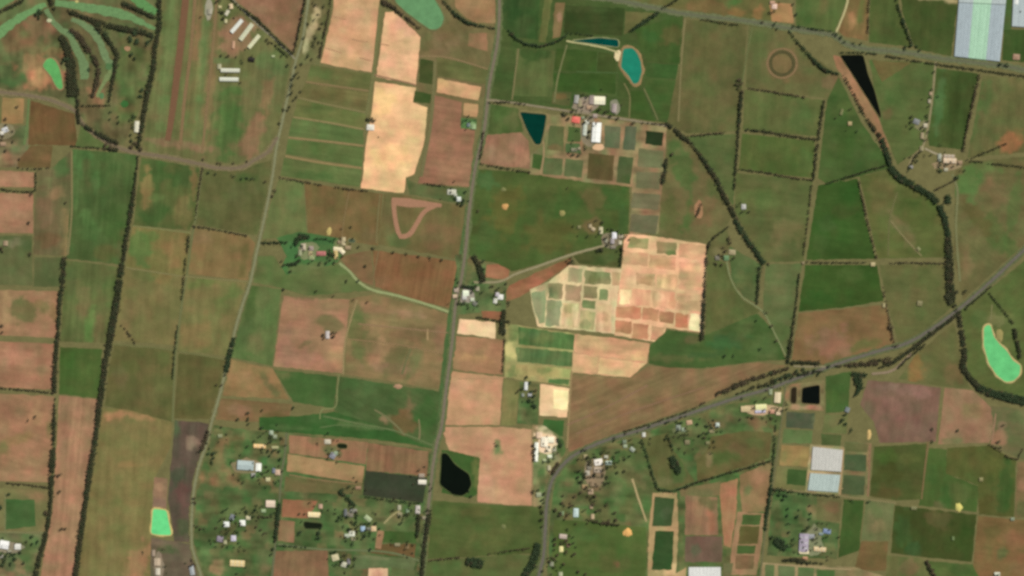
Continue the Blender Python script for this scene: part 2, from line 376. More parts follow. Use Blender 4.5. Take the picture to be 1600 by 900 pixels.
# ------------------------------------------------------------------ the setting: land
# kind | plant or soil colour | row bearing, row strength | outline (photograph pixels at ground scale) | patches: x,y,rx,ry,rot,r,g,b,strength
FIELDS = '''
golf_course|108,98,66|95,.05|-70,-70 250,-70 250,0 241,60 229,150 190,232 127,192 118,172 80,155 0,142 -70,138|60,112,34,26,20,150,112,76,.9;35,60,40,25,0,112,92,62,.7;15,120,30,14,20,82,100,60,.8;60,45,22,18,0,140,105,75,.6;205,120,28,60,0,96,102,60,.7;150,150,16,14,0,150,115,80,.7;62,122,16,14,0,176,130,88,.8;92,82,18,8,0,130,95,66,.8;205,175,20,25,0,104,100,62,.8
field|155,122,78|8,.05|4,152 38,154 36,193 2,193|
field|106,82,52|80,.1|48,157 116,178 121,228 44,226|60,190,20,20,0,120,92,58,.6
field|112,104,66|20,.05|-70,148 2,150 2,196 -70,196|
field|98,106,62|35,.05|126,196 180,232 118,230|
airfield|110,104,66|95,.16|252,-70 362,-70 357,-6 400,30 458,90 448,130 432,210 400,246 372,257 320,252 222,237 229,190 240,100|262,90,10,130,5,108,118,72,.7;308,90,8,130,5,134,106,74,.8;318,70,6,120,5,104,118,72,.7;330,120,7,120,5,132,106,74,.6;357,190,24,50,3,80,110,58,.9;300,170,8,70,5,112,106,66,.7;375,55,26,26,45,152,116,86,.85;415,130,20,45,10,112,108,70,.7;395,215,14,40,15,142,108,78,.8;350,95,16,8,0,96,118,72,.7;275,225,60,6,8,140,108,80,.7;425,100,24,18,30,102,114,70,.7;418,150,8,30,10,150,115,80,.6
field|138,104,76|60,.05|368,-70 484,-70 478,0 459,82 402,28 362,-4|400,8,24,14,20,150,112,84,.7;445,30,20,40,10,132,100,72,.5
field|112,102,68|100,.1|484,-70 522,-70 519,10 508,70 498,102 462,100 470,70|492,30,5,26,10,188,172,128,.9;480,60,6,20,15,170,158,120,.8;512,20,5,40,5,96,92,56,.7;476,72,5,12,10,190,176,136,.8
field|206,158,115|8,.05|523,-70 599,-70 592,15 581,113 545,107 501,98 511,55 521,12|560,30,28,20,0,216,168,126,.6;530,75,20,16,0,214,168,126,.6;575,95,14,20,0,210,166,126,.6
field|224,174,130|8,.05|602,19 615,18 650,50 657,58 655,100 650,132 588,120|635,40,18,14,40,216,164,130,.7;620,100,22,20,0,230,180,136,.7
field|238,188,137|8,.05|586,127 650,137 645,160 668,168 664,215 657,242 647,272 634,277 631,301 618,301 564,294 567,275 572,225 581,175|600,160,18,18,0,246,196,138,.8;612,245,26,18,0,252,202,145,.9;630,270,12,10,0,250,200,148,.8;585,282,16,10,0,222,176,128,.7;650,185,14,22,0,230,184,134,.7;650,205,10,30,0,226,182,132,.6
field|108,102,62|8,.12|486,101 580,116 577,141 478,127|500,115,20,10,8,98,108,62,.8
field|110,98,62|8,.12|477,129 576,143 572,174 467,152|560,150,20,10,8,126,110,70,.8;520,150,30,8,8,104,92,56,.7
field|110,108,64|8,.12|466,154 572,177 568,201 458,182|500,170,30,8,8,96,106,60,.7
field|97,107,63|8,.12|457,184 568,203 568,226 451,213|
field|94,104,60|8,.12|450,217 568,229 566,261 446,241|480,228,30,6,8,98,106,60,.6
field|98,105,62|8,.12|444,246 565,265 562,292 438,275|500,275,30,8,8,84,100,56,.6
field|118,100,68|60,.06|603,-70 779,-70 774,60 763,110 757,150 742,160 736,290 652,288 665,225 671,168 650,134 657,58 614,14|690,70,30,20,-40,126,106,76,.7;700,50,14,24,10,112,94,62,.7;665,65,12,12,0,104,92,60,.8;662,15,40,30,0,120,100,70,.5
field|152,120,82|8,.05|703,-70 771,-70 775,36 745,36 728,28 712,12|755,10,16,14,0,164,128,86,.7
field|145,112,78|8,.04|733,52 761,52 762,80 731,72|
field|104,98,60|8,.08|682,88 763,108 759,132 683,119|720,95,18,8,10,94,96,56,.6
field|74,76,42|8,.05|657,92 677,95 676,132 654,128|
field|68,76,40|8,.05|648,142 674,147 672,162 646,159|
field|206,158,114|8,.05|684,122 752,136 747,157 682,144|690,130,10,8,0,214,172,116,.7
field|148,108,80|10,.12|677,148 722,160 720,200 742,204 738,240 734,292 653,286 663,240 672,190|690,215,24,20,0,152,112,82,.5;710,265,24,20,0,160,116,86,.7
field|188,146,102|8,.04|725,161 747,163 745,183 724,180|
lawn|78,120,68|8,.04|720,184 745,186 744,202 720,201|738,196,6,6,0,130,160,112,.8
field|76,86,47|8,.1|783,-70 962,-70 1000,12 1068,24 1060,100 1046,192 960,181 763,154 775,60|800,20,20,30,0,52,84,42,.8
field|58,82,42|95,.14|785,-70 848,-70 840,62 805,58 782,40|800,15,12,30,0,44,78,38,.8;815,40,16,12,0,70,92,50,.6
field|106,102,60|95,.12|851,-4 863,-4 853,66 842,66|
field|128,108,72|95,.1|868,4 883,4 875,58 863,60|874,28,4,8,0,170,130,100,.8
field|62,68,36|5,.08|884,8 976,13 972,56 881,52|920,12,30,8,0,78,84,48,.6
field|105,98,60|5,.05|977,18 1022,20 986,48 975,54|
field|60,84,38|5,.08|870,76 933,80 931,112 866,110|880,92,12,14,0,74,86,42,.6
field|70,78,40|5,.08|935,81 964,86 963,112 933,112|
field|58,86,38|5,.08|865,114 963,115 961,147 866,141|
field|96,98,58|95,.12|806,76 868,80 861,152 800,149 806,110|825,85,16,12,0,62,84,42,.9;850,85,12,8,0,64,80,42,.8
field|92,88,54|5,.04|864,143 893,144 890,166 862,162|875,150,10,5,0,116,92,58,.8
field|66,92,44|95,.06|992,45 1068,24 1062,100 1012,95 1002,78|1050,55,18,14,0,100,92,54,.9;1015,55,12,12,0,50,94,44,.7;1030,85,20,12,0,74,88,46,.6
field|60,90,44|5,.06|1012,98 1060,102 1056,124 1010,120|
field|72,86,44|5,.06|1008,124 1056,126 1049,186 1032,186 1008,140|1030,140,14,14,0,60,86,40,.6
field|62,88,40|5,.05|986,142 1004,142 1024,190 983,184|
field|72,84,44|5,.05|967,112 978,118 984,130 982,152 964,150|
field|100,93,58|95,.05|1073,30 1168,38 1160,130 1154,205 1072,208 1042,192 1062,102|1110,80,30,40,0,106,92,58,.6;1100,180,40,18,0,108,98,62,.5;1060,160,12,20,0,112,94,62,.7;1090,130,24,20,0,98,98,58,.5
field|106,98,62|95,.05|1170,38 1232,50 1256,78 1312,118 1345,190 1290,154 1165,136|1222,99,26,24,0,122,98,66,.6;1185,80,12,40,0,94,98,58,.6;1300,130,14,12,0,124,96,70,.7;1260,120,20,10,0,112,94,62,.6
field|98,99,58|95,.06|1163,140 1287,157 1275,213 1161,203|1250,185,16,22,0,86,100,56,.6
field|88,94,50|95,.06|1160,209 1273,220 1270,278 1154,266|1260,250,10,16,0,78,104,54,.6
field|92,98,58|8,.05|1072,214 1150,209 1146,322 1118,275|1135,225,14,10,0,96,96,58,.6
field|112,98,64|40,.05|1040,200 1066,210 1110,262 1145,330 1134,355 1104,378 985,366 1032,300 1040,250|1070,265,14,40,-20,84,98,54,.9;1075,340,8,30,15,82,98,52,.8;1098,330,20,24,15,120,96,66,.8;1045,340,12,30,0,92,96,54,.7;1120,300,10,20,-30,86,96,54,.6
field|98,96,58|8,.05|1150,270 1270,282 1256,408 1196,410 1170,372 1148,330|1226,365,20,24,-20,120,106,70,.7;1190,310,30,20,0,90,98,54,.6;1215,395,24,10,0,104,98,62,.6
field|70,90,46|8,.05|1292,158 1310,120 1345,190 1388,250 1394,262 1342,276 1292,288 1278,278|1320,230,24,30,0,62,88,40,.6;1330,172,16,12,0,86,98,52,.6
field|56,86,37|8,.05|1278,290 1340,279 1352,345 1368,404 1260,406|1290,350,14,12,0,72,86,46,.7;1320,330,24,10,0,74,80,42,.5;1330,300,16,14,0,44,90,36,.6;1285,385,14,18,0,68,88,44,.7
field|58,86,37|8,.05|1258,414 1370,414 1380,470 1320,480 1248,487|1330,430,26,10,0,76,92,46,.8;1275,465,20,14,0,40,92,36,.7
field|126,99,66|8,.06|1248,489 1384,476 1400,544 1370,552 1300,572 1237,562|1300,535,30,24,0,142,104,78,.8;1260,505,14,12,0,122,100,64,.5;1350,540,30,8,-15,104,98,58,.8
field|96,95,53|8,.05|1343,276 1392,263 1448,298 1473,335 1479,402 1372,404|1380,300,20,30,0,108,98,60,.7;1410,360,10,30,-35,120,102,70,.7;1440,330,24,24,0,86,94,48,.7;1440,390,20,8,0,88,94,50,.6
field|104,97,60|8,.05|1374,414 1478,413 1494,474 1450,512 1405,540 1386,474|1450,440,16,20,0,92,96,54,.6;1435,490,10,20,0,96,98,58,.7
field|108,96,62|40,.06|1494,255 1670,238 1670,326 1600,382 1505,468 1490,400 1492,300|1512,285,20,26,20,84,122,64,.9;1555,300,14,40,-50,120,98,68,.7;1560,370,16,50,-40,84,96,52,.7;1530,345,12,40,-40,98,84,50,.7;1585,320,10,50,10,82,110,58,.6;1512,410,8,24,0,124,104,72,.6;1540,262,30,8,8,94,118,64,.7
field|92,98,56|8,.05|1358,94 1462,98 1458,160 1442,228 1402,258 1376,190|1405,150,24,20,0,84,104,56,.7;1385,180,8,8,0,118,96,66,.6;1440,115,16,10,0,92,100,58,.6
field|110,92,57|8,.05|1362,94 1424,98 1378,128|
field|74,82,43|95,.08|1463,106 1528,115 1504,234 1452,228 1449,200|1468,160,7,60,6,74,106,60,.9;1490,170,8,60,8,62,70,34,.6
field|104,96,60|95,.08|1536,118 1670,128 1670,232 1512,246|1520,190,8,50,14,82,104,56,.8;1580,225,18,16,0,150,104,66,.9;1590,215,10,12,0,160,104,66,.5;1545,150,7,30,8,84,100,56,.6
bank|152,114,80|60,.08|1302,86 1316,90 1334,120 1370,180 1390,232 1384,240 1360,196 1320,128 1306,104|1310,100,8,12,0,140,106,72,.6
field|106,96,58|30,.05|968,-70 1200,-70 1206,36 1150,28 1070,15 1010,5 985,4|1000,-10,20,12,0,98,106,60,.7;1100,10,30,12,0,122,96,62,.7;1150,20,16,6,0,140,108,62,.7;1185,20,10,12,0,150,108,66,.7;1120,-20,40,14,0,96,98,54,.7;1145,4,10,6,0,76,116,60,.8
field|166,126,82|8,.04|1202,4 1236,6 1240,36 1206,34|
field|92,99,56|95,.08|1242,-70 1322,-70 1322,4 1304,50 1244,40|1255,20,10,20,0,76,100,52,.7;1285,10,8,20,10,108,98,60,.7
field|124,100,64|100,.12|1328,-70 1358,-70 1356,64 1318,56 1310,48 1326,4|1330,35,6,16,10,160,118,78,.8;1345,20,6,20,8,96,98,54,.8
field|84,88,48|95,.08|1361,-70 1398,-70 1404,6 1424,74 1358,66|1390,50,12,16,0,72,80,42,.6
field|74,80,42|95,.06|1404,-70 1499,-70 1496,8 1486,88 1430,76 1410,20|1460,-2,40,3,4,186,170,124,.8
field|64,84,41|95,.05|1568,46 1670,46 1670,104 1566,94|
field|72,92,50|95,.04|1566,-70 1584,-70 1580,46 1566,46|
field|164,121,90|8,.06|-70,264 53,269 53,293 -70,290|20,280,20,8,0,178,134,102,.6
field|160,118,88|8,.06|-70,300 52,303 52,365 -70,361|20,335,24,12,0,174,130,98,.6
yard|118,110,80|8,.05|-70,196 45,196 44,262 -70,260|30,235,14,20,0,140,125,90,.7;5,250,14,12,0,150,120,84,.7;35,212,12,14,0,104,112,72,.7
field|108,88,56|8,.08|48,228 82,228 79,262 28,262 28,250|40,240,14,10,0,124,96,66,.7
field|110,94,66|95,.14|56,268 82,262 112,234 111,310 108,400 52,398|96,262,12,18,30,74,100,56,.9;90,300,14,10,0,136,110,78,.7;70,330,14,24,0,118,96,70,.7;75,375,18,12,0,112,88,60,.7;103,385,6,50,0,138,116,78,.7;70,285,12,8,0,120,118,78,.6
field|98,96,62|95,.05|-70,368 50,368 51,446 -70,444|10,380,30,6,0,130,120,92,.7;40,385,12,12,0,88,96,60,.7
field|94,94,60|95,.05|54,402 97,402 94,448 52,448|
field|80,92,52|95,.14|113,233 214,241 206,320 194,414 104,404 110,310|128,255,16,22,0,72,116,62,.8;138,340,10,14,0,86,122,66,.8;118,300,8,30,0,80,116,64,.6;135,270,7,26,0,92,92,56,.8;175,350,18,30,0,72,90,46,.6;150,285,6,16,0,78,122,66,.7;165,395,20,14,0,96,88,52,.7;140,365,16,10,0,78,112,60,.7;190,390,8,24,0,100,92,58,.6
field|100,99,60|95,.14|100,406 193,418 181,480 172,536 94,534 100,450|143,505,8,34,3,92,126,66,.8;130,470,10,20,0,116,98,66,.7;110,440,10,26,0,92,98,60,.6;155,520,8,20,0,116,98,66,.7;170,450,10,26,0,92,108,60,.6
field|92,94,54|95,.14|221,246 312,262 304,345 296,360 208,352|245,270,18,22,0,68,98,50,.8;290,275,22,20,0,66,92,48,.8;230,300,9,34,0,136,114,72,.8;240,335,20,20,20,66,94,48,.8;285,330,14,24,0,122,104,66,.8;245,308,12,6,0,98,116,66,.7;303,285,5,30,0,132,108,70,.7
field|124,108,66|95,.1|207,354 297,362 290,431 197,417|220,385,20,26,0,90,116,62,.9;275,390,18,26,0,138,112,72,.7;235,370,14,8,0,84,118,60,.7
field|98,93,57|95,.05|318,262 345,264 378,265 405,255 426,250 420,290 402,368 304,350 312,300|400,290,20,14,0,102,96,62,.6;370,300,14,24,0,104,94,62,.5;385,278,18,8,0,78,92,50,.7
field|130,108,70|95,.06|303,356 389,369 399,380 388,438 292,428|315,370,20,12,0,138,110,78,.6;380,410,8,24,10,104,96,56,.7;340,410,30,14,0,126,106,68,.5
field|122,106,68|95,.06|196,420 289,433 284,470 275,540 178,532 188,470|230,425,24,10,0,106,104,62,.7;255,430,14,12,0,138,112,70,.6;200,500,10,30,0,118,98,66,.5
field|124,110,70|95,.1|293,432 387,441 376,480 352,556 279,548 286,470|320,440,24,10,0,110,114,64,.7;345,480,14,20,0,110,114,66,.7;310,520,26,24,0,132,110,70,.6;370,455,10,12,0,98,108,60,.6
field|102,92,56|95,.06|178,540 273,547 271,660 230,648 163,634 170,580|205,575,14,12,0,92,94,52,.7;250,560,14,14,0,90,92,52,.7;230,620,30,16,0,106,92,58,.6;190,592,10,20,0,110,96,64,.6
field|102,90,55|95,.06|279,552 352,561 345,600 330,655 272,654 276,600|300,570,18,14,0,98,86,52,.6;300,640,20,10,0,92,84,50,.7
field|72,92,45|95,.06|94,542 160,546 155,623 92,616|140,580,14,20,0,84,92,48,.7;105,560,12,14,0,60,102,44,.6
field|159,121,89|95,.16|92,618 153,624 147,690 138,740 132,770 122,840 108,970 52,970 68,870 82,800 88,700|120,680,14,40,0,172,130,96,.6;130,650,12,16,0,170,132,96,.6;100,860,20,30,0,174,130,98,.6;115,760,12,30,0,170,128,94,.5
field|156,120,86|8,.06|-70,452 90,455 88,528 -70,520|35,488,18,20,0,112,102,66,.9;70,480,16,8,40,122,104,68,.8;60,515,24,10,0,168,124,92,.7;85,490,5,16,0,128,108,70,.7;10,480,6,30,0,176,138,98,.7
field|156,114,84|8,.06|-70,530 84,537 82,609 -70,602|65,575,8,14,0,146,116,82,.7;30,560,30,14,0,178,132,100,.5
field|152,116,83|20,.08|-70,612 85,619 79,754 -70,750|20,640,24,20,0,146,110,80,.8;60,650,16,14,0,168,130,92,.7;20,690,30,6,-20,140,114,76,.7;5,700,14,10,0,116,106,66,.7;50,730,24,16,0,168,126,92,.6;78,670,6,14,0,108,104,64,.7
field|122,108,72|8,.05|-70,760 76,766 71,830 -70,830|55,775,18,8,0,140,112,80,.7
lawn|66,100,54|8,.04|6,780 54,781 56,822 8,828|15,790,8,8,0,58,96,48,.5
yard|102,106,72|8,.05|-70,832 70,834 56,880 46,970 -70,970|40,850,18,14,0,84,102,60,.7;10,880,20,10,0,96,92,64,.7;32,885,8,12,0,150,122,90,.7;45,870,10,20,0,84,112,62,.6;5,900,20,10,0,140,114,84,.6
field|128,110,70|95,.08|161,637 200,640 269,660 266,700 240,750 236,850 234,970 106,970 122,870 142,760|200,655,34,12,6,172,130,88,.9;200,668,34,16,4,124,110,70,.9;200,726,20,5,0,150,122,78,.6;215,880,18,34,20,158,118,82,.8;180,800,20,30,0,118,106,66,.5;170,870,20,20,0,126,112,72,.5;180,920,40,20,0,118,110,70,.6
field|94,79,68|98,.1|273,656 330,662 318,700 304,742 299,800 297,848 272,846 266,800 262,780 268,720|290,700,14,16,0,100,84,74,.7;278,745,12,20,0,80,78,62,.8;285,775,10,24,0,106,74,68,.7;300,690,12,10,0,150,124,106,.7;285,825,12,12,0,82,84,58,.7;272,665,8,20,0,88,100,68,.7
field|148,116,88|8,.05|241,745 262,748 260,795 238,793|250,760,10,10,0,168,134,100,.7;250,785,10,10,0,138,108,90,.7
field|106,94,76|8,.06|236,840 297,850 306,880 320,970 234,970|258,850,20,8,0,122,104,84,.7;262,860,22,6,0,84,92,60,.8;278,885,14,14,0,94,82,68,.7
field|110,110,68|95,.05|436,280 474,285 480,368 406,374 420,325|440,340,10,20,0,104,112,66,.6;460,310,12,16,0,102,114,68,.6
field|118,98,62|95,.05|476,286 562,297 598,303 591,384 481,368|520,350,24,10,0,126,104,68,.6;575,370,14,12,0,122,100,70,.5;490,300,10,14,0,122,100,62,.5
field|114,96,62|95,.05|600,303 628,304 700,318 728,324 716,405 592,382|690,370,24,24,0,124,98,68,.6;640,330,14,14,0,112,92,58,.6;622,376,18,10,0,96,98,60,.8;605,340,8,34,0,112,100,66,.6
field|96,98,62|8,.05|634,278 652,288 734,294 730,320 640,304|640,288,8,6,0,84,90,54,.6;680,300,24,6,5,104,100,64,.7;712,305,14,10,0,86,104,62,.7
field|130,94,63|100,.16|582,391 716,408 706,482 660,472 586,448|650,425,30,14,0,124,90,58,.6;595,440,14,10,0,140,104,70,.6;690,460,18,14,0,126,96,62,.5
field|124,98,68|8,.05|530,402 580,390 584,446 566,440 545,420|
lawn|64,116,62|8,.05|432,372 468,362 530,372 540,388 528,410 470,432 430,432 448,400|500,376,22,8,0,56,122,66,.8;458,395,10,20,0,52,120,64,.8;490,418,24,10,0,112,112,72,.8;470,425,20,12,0,104,104,66,.7;535,385,10,10,0,150,130,96,.7
field|100,104,63|8,.05|398,400 428,400 448,430 530,412 580,454 480,462 440,450 389,440|540,430,20,12,20,98,108,64,.6;430,435,24,10,0,92,106,60,.7
field|97,106,63|95,.06|387,445 440,452 426,572 352,556 378,480|400,540,14,24,0,118,108,72,.6;392,470,8,34,10,72,98,50,.8;410,470,12,20,0,108,108,68,.6;380,520,10,30,10,84,104,60,.6
field|162,122,90|8,.08|443,462 546,468 536,584 427,572|510,475,34,10,0,150,120,84,.7;515,505,22,12,10,108,100,66,.8;480,535,14,5,-30,122,104,72,.8;470,560,30,12,0,166,120,96,.7;530,560,14,20,0,180,138,98,.7;480,460,40,8,0,112,108,70,.8;445,540,14,30,0,160,118,94,.6
field|132,111,76|8,.1|547,466 585,460 702,490 688,608 538,585|558,520,14,44,0,112,104,66,.95;645,570,8,34,20,112,104,68,.9;600,545,12,18,0,158,126,88,.8;690,530,10,30,0,148,112,82,.7;630,490,30,6,6,152,120,88,.7;610,575,30,8,6,146,112,86,.7;590,510,14,24,0,148,118,80,.6;620,560,14,30,25,112,100,66,.7;670,580,20,18,0,140,114,80,.6;575,480,20,10,0,150,116,84,.6;650,520,34,12,0,124,100,70,.7;585,560,10,20,0,160,122,88,.6;560,490,14,12,0,104,106,64,.7
verge|78,104,60|95,.06|728,322 735,326 727,400 714,460 707,520 697,600 689,670 678,690 686,610 700,490 716,405|
field|142,114,76|8,.05|353,560 426,576 452,624 346,618 352,590|420,600,6,30,-40,108,102,66,.8;380,590,20,8,0,156,122,82,.6
field|74,92,50|8,.05|428,578 527,588 522,638 458,628|440,584,14,6,0,116,104,68,.6
field|76,95,54|30,.1|530,588 688,612 676,702 600,684 522,642|632,660,20,16,20,114,88,58,.8;580,600,12,30,25,84,100,60,.6;590,630,14,10,0,84,102,60,.6;640,632,6,20,0,130,104,76,.6;668,650,14,30,0,58,98,48,.8;545,600,12,10,0,66,108,56,.6;600,655,10,6,30,160,126,94,.8;560,650,20,8,0,80,100,58,.6
field|124,99,67|8,.08|344,622 456,632 450,662 336,656|370,640,20,10,0,142,108,80,.6;430,650,20,6,0,108,92,56,.6
field|50,98,46|8,.08|405,652 470,650 522,643 600,668 674,700 640,694 575,686 405,672|560,665,40,5,6,96,110,66,.7;450,668,30,4,4,92,110,66,.6;500,655,30,6,0,60,104,54,.5
village_green|90,101,61|8,.06|328,664 410,674 450,676 676,704 668,790 655,970 318,970 302,850 305,760|360,690,20,10,0,96,78,48,.7;350,745,34,16,0,138,112,76,.8;340,720,12,30,0,124,102,68,.6;375,700,14,10,0,70,102,54,.6;340,790,24,14,0,84,86,50,.7;420,725,10,12,0,58,116,62,.8;375,870,20,12,0,92,112,64,.6;500,840,40,14,0,72,106,58,.7;570,850,30,20,0,82,110,64,.6;600,800,30,20,0,104,110,70,.6;380,855,30,8,0,70,108,56,.7;340,890,14,14,0,170,132,96,.7;405,820,20,30,0,92,92,60,.6;415,870,12,20,0,112,106,72,.6
field|150,111,80|95,.12|452,680 575,691 571,726 452,708|520,705,14,12,0,92,104,66,.8;480,700,24,10,0,156,114,82,.6;490,690,10,6,0,120,104,72,.6
field|164,132,90|8,.06|450,709 570,729 566,755 448,736|460,738,14,6,0,140,108,72,.6
field|136,102,72|95,.18|575,692 670,705 667,744 572,735|640,725,16,12,0,146,108,76,.6;610,720,12,14,0,124,92,66,.6
field|58,64,48|8,.03|571,735 668,746 661,786 567,774|
field|112,97,64|8,.06|446,744 566,757 566,773 444,768|530,765,14,6,0,92,92,58,.6
field|152,102,72|8,.04|442,780 496,783 482,810 440,808|480,786,10,8,0,130,108,74,.8
field|142,110,78|8,.05|437,812 461,815 459,848 434,845|
field|136,103,73|95,.1|430,861 512,860 516,970 422,970|460,870,16,8,0,150,114,80,.6;480,895,14,10,0,144,112,78,.6
field|72,94,48|8,.05|598,829 652,832 650,848 596,848|
field|102,80,50|8,.08|597,850 650,850 648,872 578,864|
field|160,122,88|8,.04|590,828 600,830 595,858 586,856|
field|100,104,70|8,.05|552,866 650,874 646,892 610,886 552,890|580,870,30,4,0,130,124,90,.6
field|204,168,130|8,.04|576,888 606,888 608,970 574,970|590,900,10,8,0,190,140,114,.7
field|100,100,64|8,.05|612,886 648,892 640,970 610,970|
field|240,198,154|8,.03|718,498 774,504 774,529 714,521|730,505,10,8,0,246,206,160,.5
field|165,124,88|8,.06|713,525 788,531 785,586 704,577|740,560,30,6,6,178,136,92,.7;720,540,18,10,0,158,116,84,.5
field|194,147,108|8,.05|704,580 786,589 781,664 692,664|740,620,24,20,0,200,150,112,.6;730,655,20,6,0,186,150,106,.6;720,600,14,10,0,190,144,110,.5
field|192,144,108|8,.06|690,667 780,667 831,671 831,790 800,789 746,784 748,714 738,712 702,704|777,700,4,14,0,96,114,72,.8;760,760,14,24,0,196,148,116,.6;810,740,14,24,0,186,142,104,.6;777,706,8,6,0,108,134,84,.7
field|130,116,74|95,.06|787,592 812,596 806,664 783,664|
field|60,92,44|8,.04|690,703 704,704 750,716 746,772 736,778 690,770|745,740,6,20,0,110,108,62,.8
field|86,91,50|8,.06|676,782 745,787 851,793 848,840 846,864 668,874|745,800,30,8,0,100,92,54,.6;700,800,20,12,0,84,98,52,.6;770,840,30,12,0,98,94,54,.6
field|96,98,58|8,.05|666,877 800,866 844,868 832,970 660,970|700,890,24,14,0,86,104,58,.6;790,885,20,10,0,100,98,58,.6
field|158,108,76|8,.03|759,414 796,412 795,437 758,433|770,425,12,8,0,164,114,82,.5
field|150,103,70|-25,.06|796,446 842,424 892,402 893,412 842,446 812,464 788,472 790,458|835,440,12,10,-25,168,112,80,.8;875,415,16,8,-25,126,92,60,.7;805,455,10,10,0,166,112,80,.6
yard|100,106,68|8,.05|711,398 740,396 760,412 758,434 792,440 790,485 712,492 706,480 716,440|735,415,10,12,0,118,112,70,.7;775,450,16,8,0,118,104,72,.7;735,440,12,6,0,62,96,50,.7;725,465,12,10,0,160,150,140,.7;715,460,4,14,0,186,160,150,.6;770,475,12,10,0,120,110,74,.6
field|150,98,68|8,.03|752,486 785,487 783,500 754,496|
field|82,90,47|8,.06|746,264 830,270 910,282 984,292 982,366 956,370 938,384 838,414 800,424 778,412 742,404 730,396 738,320|790,330,24,40,20,100,92,48,.8;860,370,40,30,0,96,90,48,.8;960,310,18,24,0,62,98,46,.8;885,320,20,20,0,62,96,44,.7;760,280,18,14,0,66,108,58,.8;930,310,16,18,0,112,94,60,.7;755,370,14,34,20,72,98,50,.7;925,350,14,12,0,118,98,66,.7;812,350,8,40,10,76,96,46,.6;975,345,8,20,0,64,96,50,.6
field|86,88,50|8,.05|896,400 938,386 978,380 972,418 905,412|945,405,12,8,0,72,94,50,.6
field|150,112,84|95,.1|757,212 812,206 826,220 829,264 749,256|768,240,5,22,5,164,126,98,.6;815,245,12,14,0,178,128,98,.8;790,225,10,12,0,140,106,76,.6;790,250,8,10,0,158,118,88,.5
field|84,94,52|95,.06|764,162 810,170 818,206 757,211|800,190,10,14,0,100,96,60,.6;780,175,10,8,0,74,90,46,.6
yard|150,126,92|8,.05|848,178 906,182 1042,198 1040,240 1034,300 1028,366 984,366 988,292 910,284 826,272 830,240 852,226|870,215,24,30,0,128,114,76,.6
field|64,98,48|8,.04|833,240 848,243 845,266 831,262|
field|98,97,62|95,.06|859,196 882,198 880,236 854,233|868,230,10,5,0,124,100,68,.7
field|76,95,52|95,.06|888,198 909,200 907,222 886,221|
field|84,98,62|95,.06|884,224 906,224 908,240 884,238|
field|104,104,78|95,.06|945,196 970,198 968,232 944,230|
field|88,96,72|95,.06|977,197 995,198 992,235 973,233|
field|40,56,32|8,.03|1009,204 1037,207 1035,228 1008,225|
field|98,102,66|95,.06|851,246 880,248 877,274 848,272|
field|98,100,66|95,.06|884,248 912,251 909,278 881,275|
field|100,82,53|95,.08|920,239 960,243 957,283 917,279|935,250,14,10,0,92,78,48,.6
field|86,90,58|95,.06|967,244 990,246 985,288 963,285|980,280,8,8,0,74,88,48,.6
field|116,108,78|8,.06|998,232 1037,236 1034,263 996,260|
field|112,102,75|8,.06|995,268 1033,270 1030,296 993,293|
field|118,106,80|8,.06|989,301 1032,304 1028,328 986,325|
field|110,98,75|8,.06|986,335 1030,337 1024,366 984,362|
field|228,180,136|8,.05|976,366 1006,367 1060,375 1103,382 1101,450 1096,520 1041,512 1034,536 960,524 964,470 972,410|1075,425,24,14,0,236,190,140,.7;990,440,16,8,0,236,190,146,.8;1060,450,8,20,0,240,196,146,.7;1020,415,30,3,8,238,188,138,.7
field|158,146,98|8,.05|984,370 1014,373 1012,389 980,387|990,378,10,6,0,130,124,80,.7;1003,385,8,5,0,176,152,106,.6
field|134,118,80|8,.06|1026,377 1057,379 1057,399 1026,396|1050,396,8,4,0,104,112,66,.7
field|212,158,118|8,.04|1061,380 1102,384 1101,406 1061,402|1080,395,14,6,0,220,168,126,.6
field|208,158,118|8,.05|974,392 1013,396 1012,416 972,412|
field|204,152,112|8,.05|1015,397 1057,402 1055,422 1014,418|1035,410,10,6,0,198,148,104,.6
field|194,154,112|8,.12|994,426 1024,428 1024,446 994,445|1010,438,8,8,0,164,132,88,.6
field|226,182,132|95,.2|1026,428 1058,430 1056,452 1026,450|1040,440,10,6,0,206,172,120,.7
field|216,163,122|8,.05|1061,409 1101,411 1100,454 1061,452|1085,445,14,6,0,196,166,118,.8;1075,430,12,6,0,206,168,122,.6;1080,420,14,5,0,230,180,132,.7
field|250,222,168|95,.08|969,452 986,453 985,475 967,475|
field|218,162,122|95,.06|988,451 1017,453 1015,478 988,478|
field|220,168,126|95,.08|1019,454 1056,457 1055,483 1020,480|1030,465,8,6,0,234,190,146,.6;1050,470,6,10,0,206,144,106,.7
field|214,164,122|8,.05|1058,458 1098,461 1097,488 1058,484|1080,465,10,5,0,228,182,138,.6
field|194,132,94|8,.05|963,479 1002,480 1001,498 962,496|990,485,10,5,0,186,122,86,.6
field|204,144,104|8,.08|1005,480 1030,484 1028,502 1003,499|
field|170,118,82|8,.05|1031,486 1054,489 1052,506 1031,503|
field|186,116,80|8,.04|1056,489 1076,491 1074,513 1055,511|
field|250,224,178|8,.03|1079,490 1095,492 1094,518 1077,515|
field|194,130,92|8,.05|962,500 987,502 986,522 961,519|
field|200,136,98|8,.05|989,505 1014,507 1012,531 987,528|
field|196,148,108|8,.05|1018,509 1040,511 1033,534 1016,531|
field|218,192,148|95,.12|828,452 858,440 890,414 972,420 964,470 960,522 905,516 858,512 840,510 832,480|850,450,10,12,0,140,144,100,.7;880,430,10,8,0,230,190,144,.7
field|150,146,108|95,.06|888,418 911,420 909,441 887,441|
field|98,118,72|95,.14|914,422 954,426 954,444 913,444|928,435,8,8,0,104,108,62,.6
field|192,168,122|95,.06|956,424 970,426 968,446 956,446|
field|106,130,92|95,.1|830,458 853,452 851,504 842,506 834,480|
